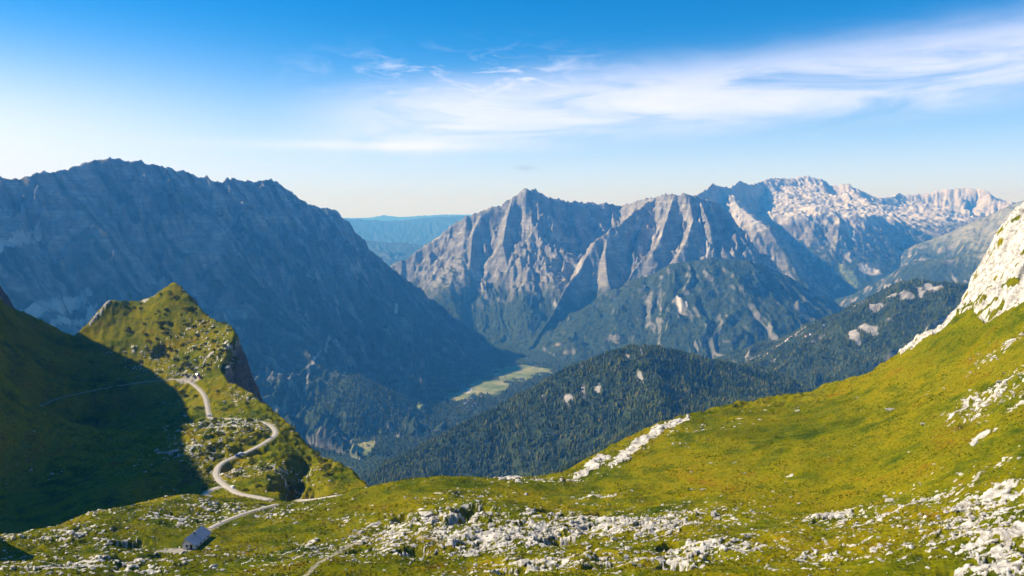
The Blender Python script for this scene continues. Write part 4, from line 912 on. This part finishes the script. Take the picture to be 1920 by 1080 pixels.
# ------------------------------------------------------------------ sky, sun, camera
w = bpy.data.worlds.new('World'); scene.world = w; w.use_nodes = True; nt = w.node_tree; nt.nodes.clear(); n = N(nt)
wo = n.node('ShaderNodeOutputWorld'); bg = n.node('ShaderNodeBackground'); n.link(bg.outputs[0], wo.inputs[0])
sky = n.node('ShaderNodeTexSky', sky_type='NISHITA'); sky.sun_disc = False; sky.sun_elevation = SUN_EL; sky.sun_rotation = -SUN_AZ; sky.altitude = 2000; sky.air_density = 1.0; sky.dust_density = 0.6; sky.ozone_density = 2.5
hs = n.node('ShaderNodeHueSaturation'); hs.inputs['Saturation'].default_value = 1.1; tm = n.node('ShaderNodeMix', data_type='RGBA', blend_type='MULTIPLY'); tm.inputs[0].default_value = 1.0; tm.inputs[7].default_value = (0.02, 1.04, 1.75, 1); n.link(sky.outputs[0], tm.inputs[6]); n.link(tm.outputs[2], hs.inputs['Color'])
# thin cirrus: a long veil and wisps at their own bearing and height in the sky
tc = n.node('ShaderNodeTexCoord'); sp = n.node('ShaderNodeSeparateXYZ'); n.link(tc.outputs['Generated'], sp.inputs[0])
az = n.math('ARCTAN2', sp.outputs[0], sp.outputs[1]); el = n.math('ARCSINE', sp.outputs[2])
def gauss(v, c, s):
    d = n.math('DIVIDE', n.math('SUBTRACT', v, c), s); return n.math('POWER', 2.71828, n.math('MULTIPLY', n.math('MULTIPLY', d, d), -1.0))
cv = n.node('ShaderNodeCombineXYZ'); n.link(az, cv.inputs[0]); n.link(el, cv.inputs[1])
mp = n.node('ShaderNodeMapping'); mp.inputs['Scale'].default_value = (5, 26, 1); mp.inputs['Rotation'].default_value = (0, 0, -0.10); n.link(cv.outputs[0], mp.inputs['Vector'])
st = n.noise(mp.outputs[0], 1.0, 6, 0.62, 0.8)
mp2 = n.node('ShaderNodeMapping'); mp2.inputs['Scale'].default_value = (16, 55, 1); mp2.inputs['Rotation'].default_value = (0, 0, 0.25); n.link(cv.outputs[0], mp2.inputs['Vector'])
st2 = n.noise(mp2.outputs[0], 1.0, 5, 0.6, 1.0)
band_c = n.math('ADD', 0.120, n.math('MULTIPLY', az, 0.068))
band_w = n.math('ADD', 0.029, n.math('MULTIPLY', n.math('MAXIMUM', az, -0.1), 0.028))
rel_el = n.math('SUBTRACT', el, band_c)
azr = n.node('ShaderNodeMapRange'); azr.interpolation_type = 'SMOOTHSTEP'; azr.inputs['From Min'].default_value = -0.33; azr.inputs['From Max'].default_value = -0.05; n.link(az, azr.inputs['Value'])
flat = n.math('POWER', n.math('DIVIDE', n.math('ABSOLUTE', n.math('ADD', rel_el, n.math('MULTIPLY', n.math('SUBTRACT', st, 0.5), 0.045))), 0.040), 3.0)
band = n.math('MULTIPLY', n.math('POWER', 2.71828, n.math('MULTIPLY', flat, -1.0)), azr.outputs[0])
band = n.math('MULTIPLY', band, n.ramp(st, [(0.25, (0.15,) * 3), (0.5, (0.8,) * 3), (0.7, (1,) * 3)]))
wis = n.math('MULTIPLY', gauss(n.math('SUBTRACT', el, 0.163), 0.0, 0.024), gauss(az, -0.05, 0.14)); wis = n.math('MULTIPLY', wis, n.ramp(st2, [(0.48, (0,) * 3), (0.72, (1,) * 3)]))
left = n.math('MULTIPLY', gauss(el, 0.07, 0.085), gauss(az, -0.75, 0.42)); left = n.math('MULTIPLY', left, 0.75)
low = n.math('MULTIPLY', gauss(el, 0.075, 0.006), gauss(az, -0.16, 0.17)); low = n.math('MULTIPLY', low, 0.35)
tot = n.math('MINIMUM', n.math('ADD', n.math('ADD', n.math('MULTIPLY', band, 0.80), n.math('MULTIPLY', wis, 0.7)), n.math('ADD', left, low)), 0.95)
hor = n.math('MULTIPLY', gauss(n.math('MAXIMUM', el, 0.0), 0.0, 0.104), 0.95)
base = n.mix(hor, hs.outputs['Color'], (9.8, 11.3, 15.6))
skycol = n.mix(tot, base, (13.2, 13.2, 16.2))
puff = n.math('MULTIPLY', n.math('MULTIPLY', gauss(el, 0.0495, 0.0028), gauss(az, 0.0165, 0.012)), 0.55)
skycol = n.mix(puff, skycol, (5.6, 6.2, 8.2))
n.link(skycol, bg.inputs['Color']); bg.inputs['Strength'].default_value = 0.05

sun = bpy.data.lights.new('sun', 'SUN'); sun.energy = 5.0; sun.angle = R(0.5); sun.color = (1.0, 0.93, 0.82)
so = link(bpy.data.objects.new('sun', sun)); sd = Vector((-math.sin(SUN_AZ) * math.cos(SUN_EL), math.cos(SUN_AZ) * math.cos(SUN_EL), math.sin(SUN_EL)))
so.rotation_euler = (-sd).to_track_quat('-Z', 'Y').to_euler(); so.location = sd * 3000 + Vector((0, 0, 3000))

cam = bpy.data.cameras.new('camera'); cam.sensor_width = 36; cam.lens = FPX / 1920 * 36; cam.clip_start = 0.5; cam.clip_end = 120000
co = link(bpy.data.objects.new('camera', cam)); co.location = (0, 0, ZC); co.rotation_euler = (math.pi / 2 - PITCH, 0, 0); scene.camera = co
scene.view_settings.view_transform = 'Standard'; scene.view_settings.look = 'None'; scene.view_settings.gamma = 1.0; scene.view_settings.exposure = 0.75
scene.cycles.use_denoising = True; scene.cycles.max_bounces = 4; scene.cycles.diffuse_bounces = 1; scene.cycles.volume_bounces = 0
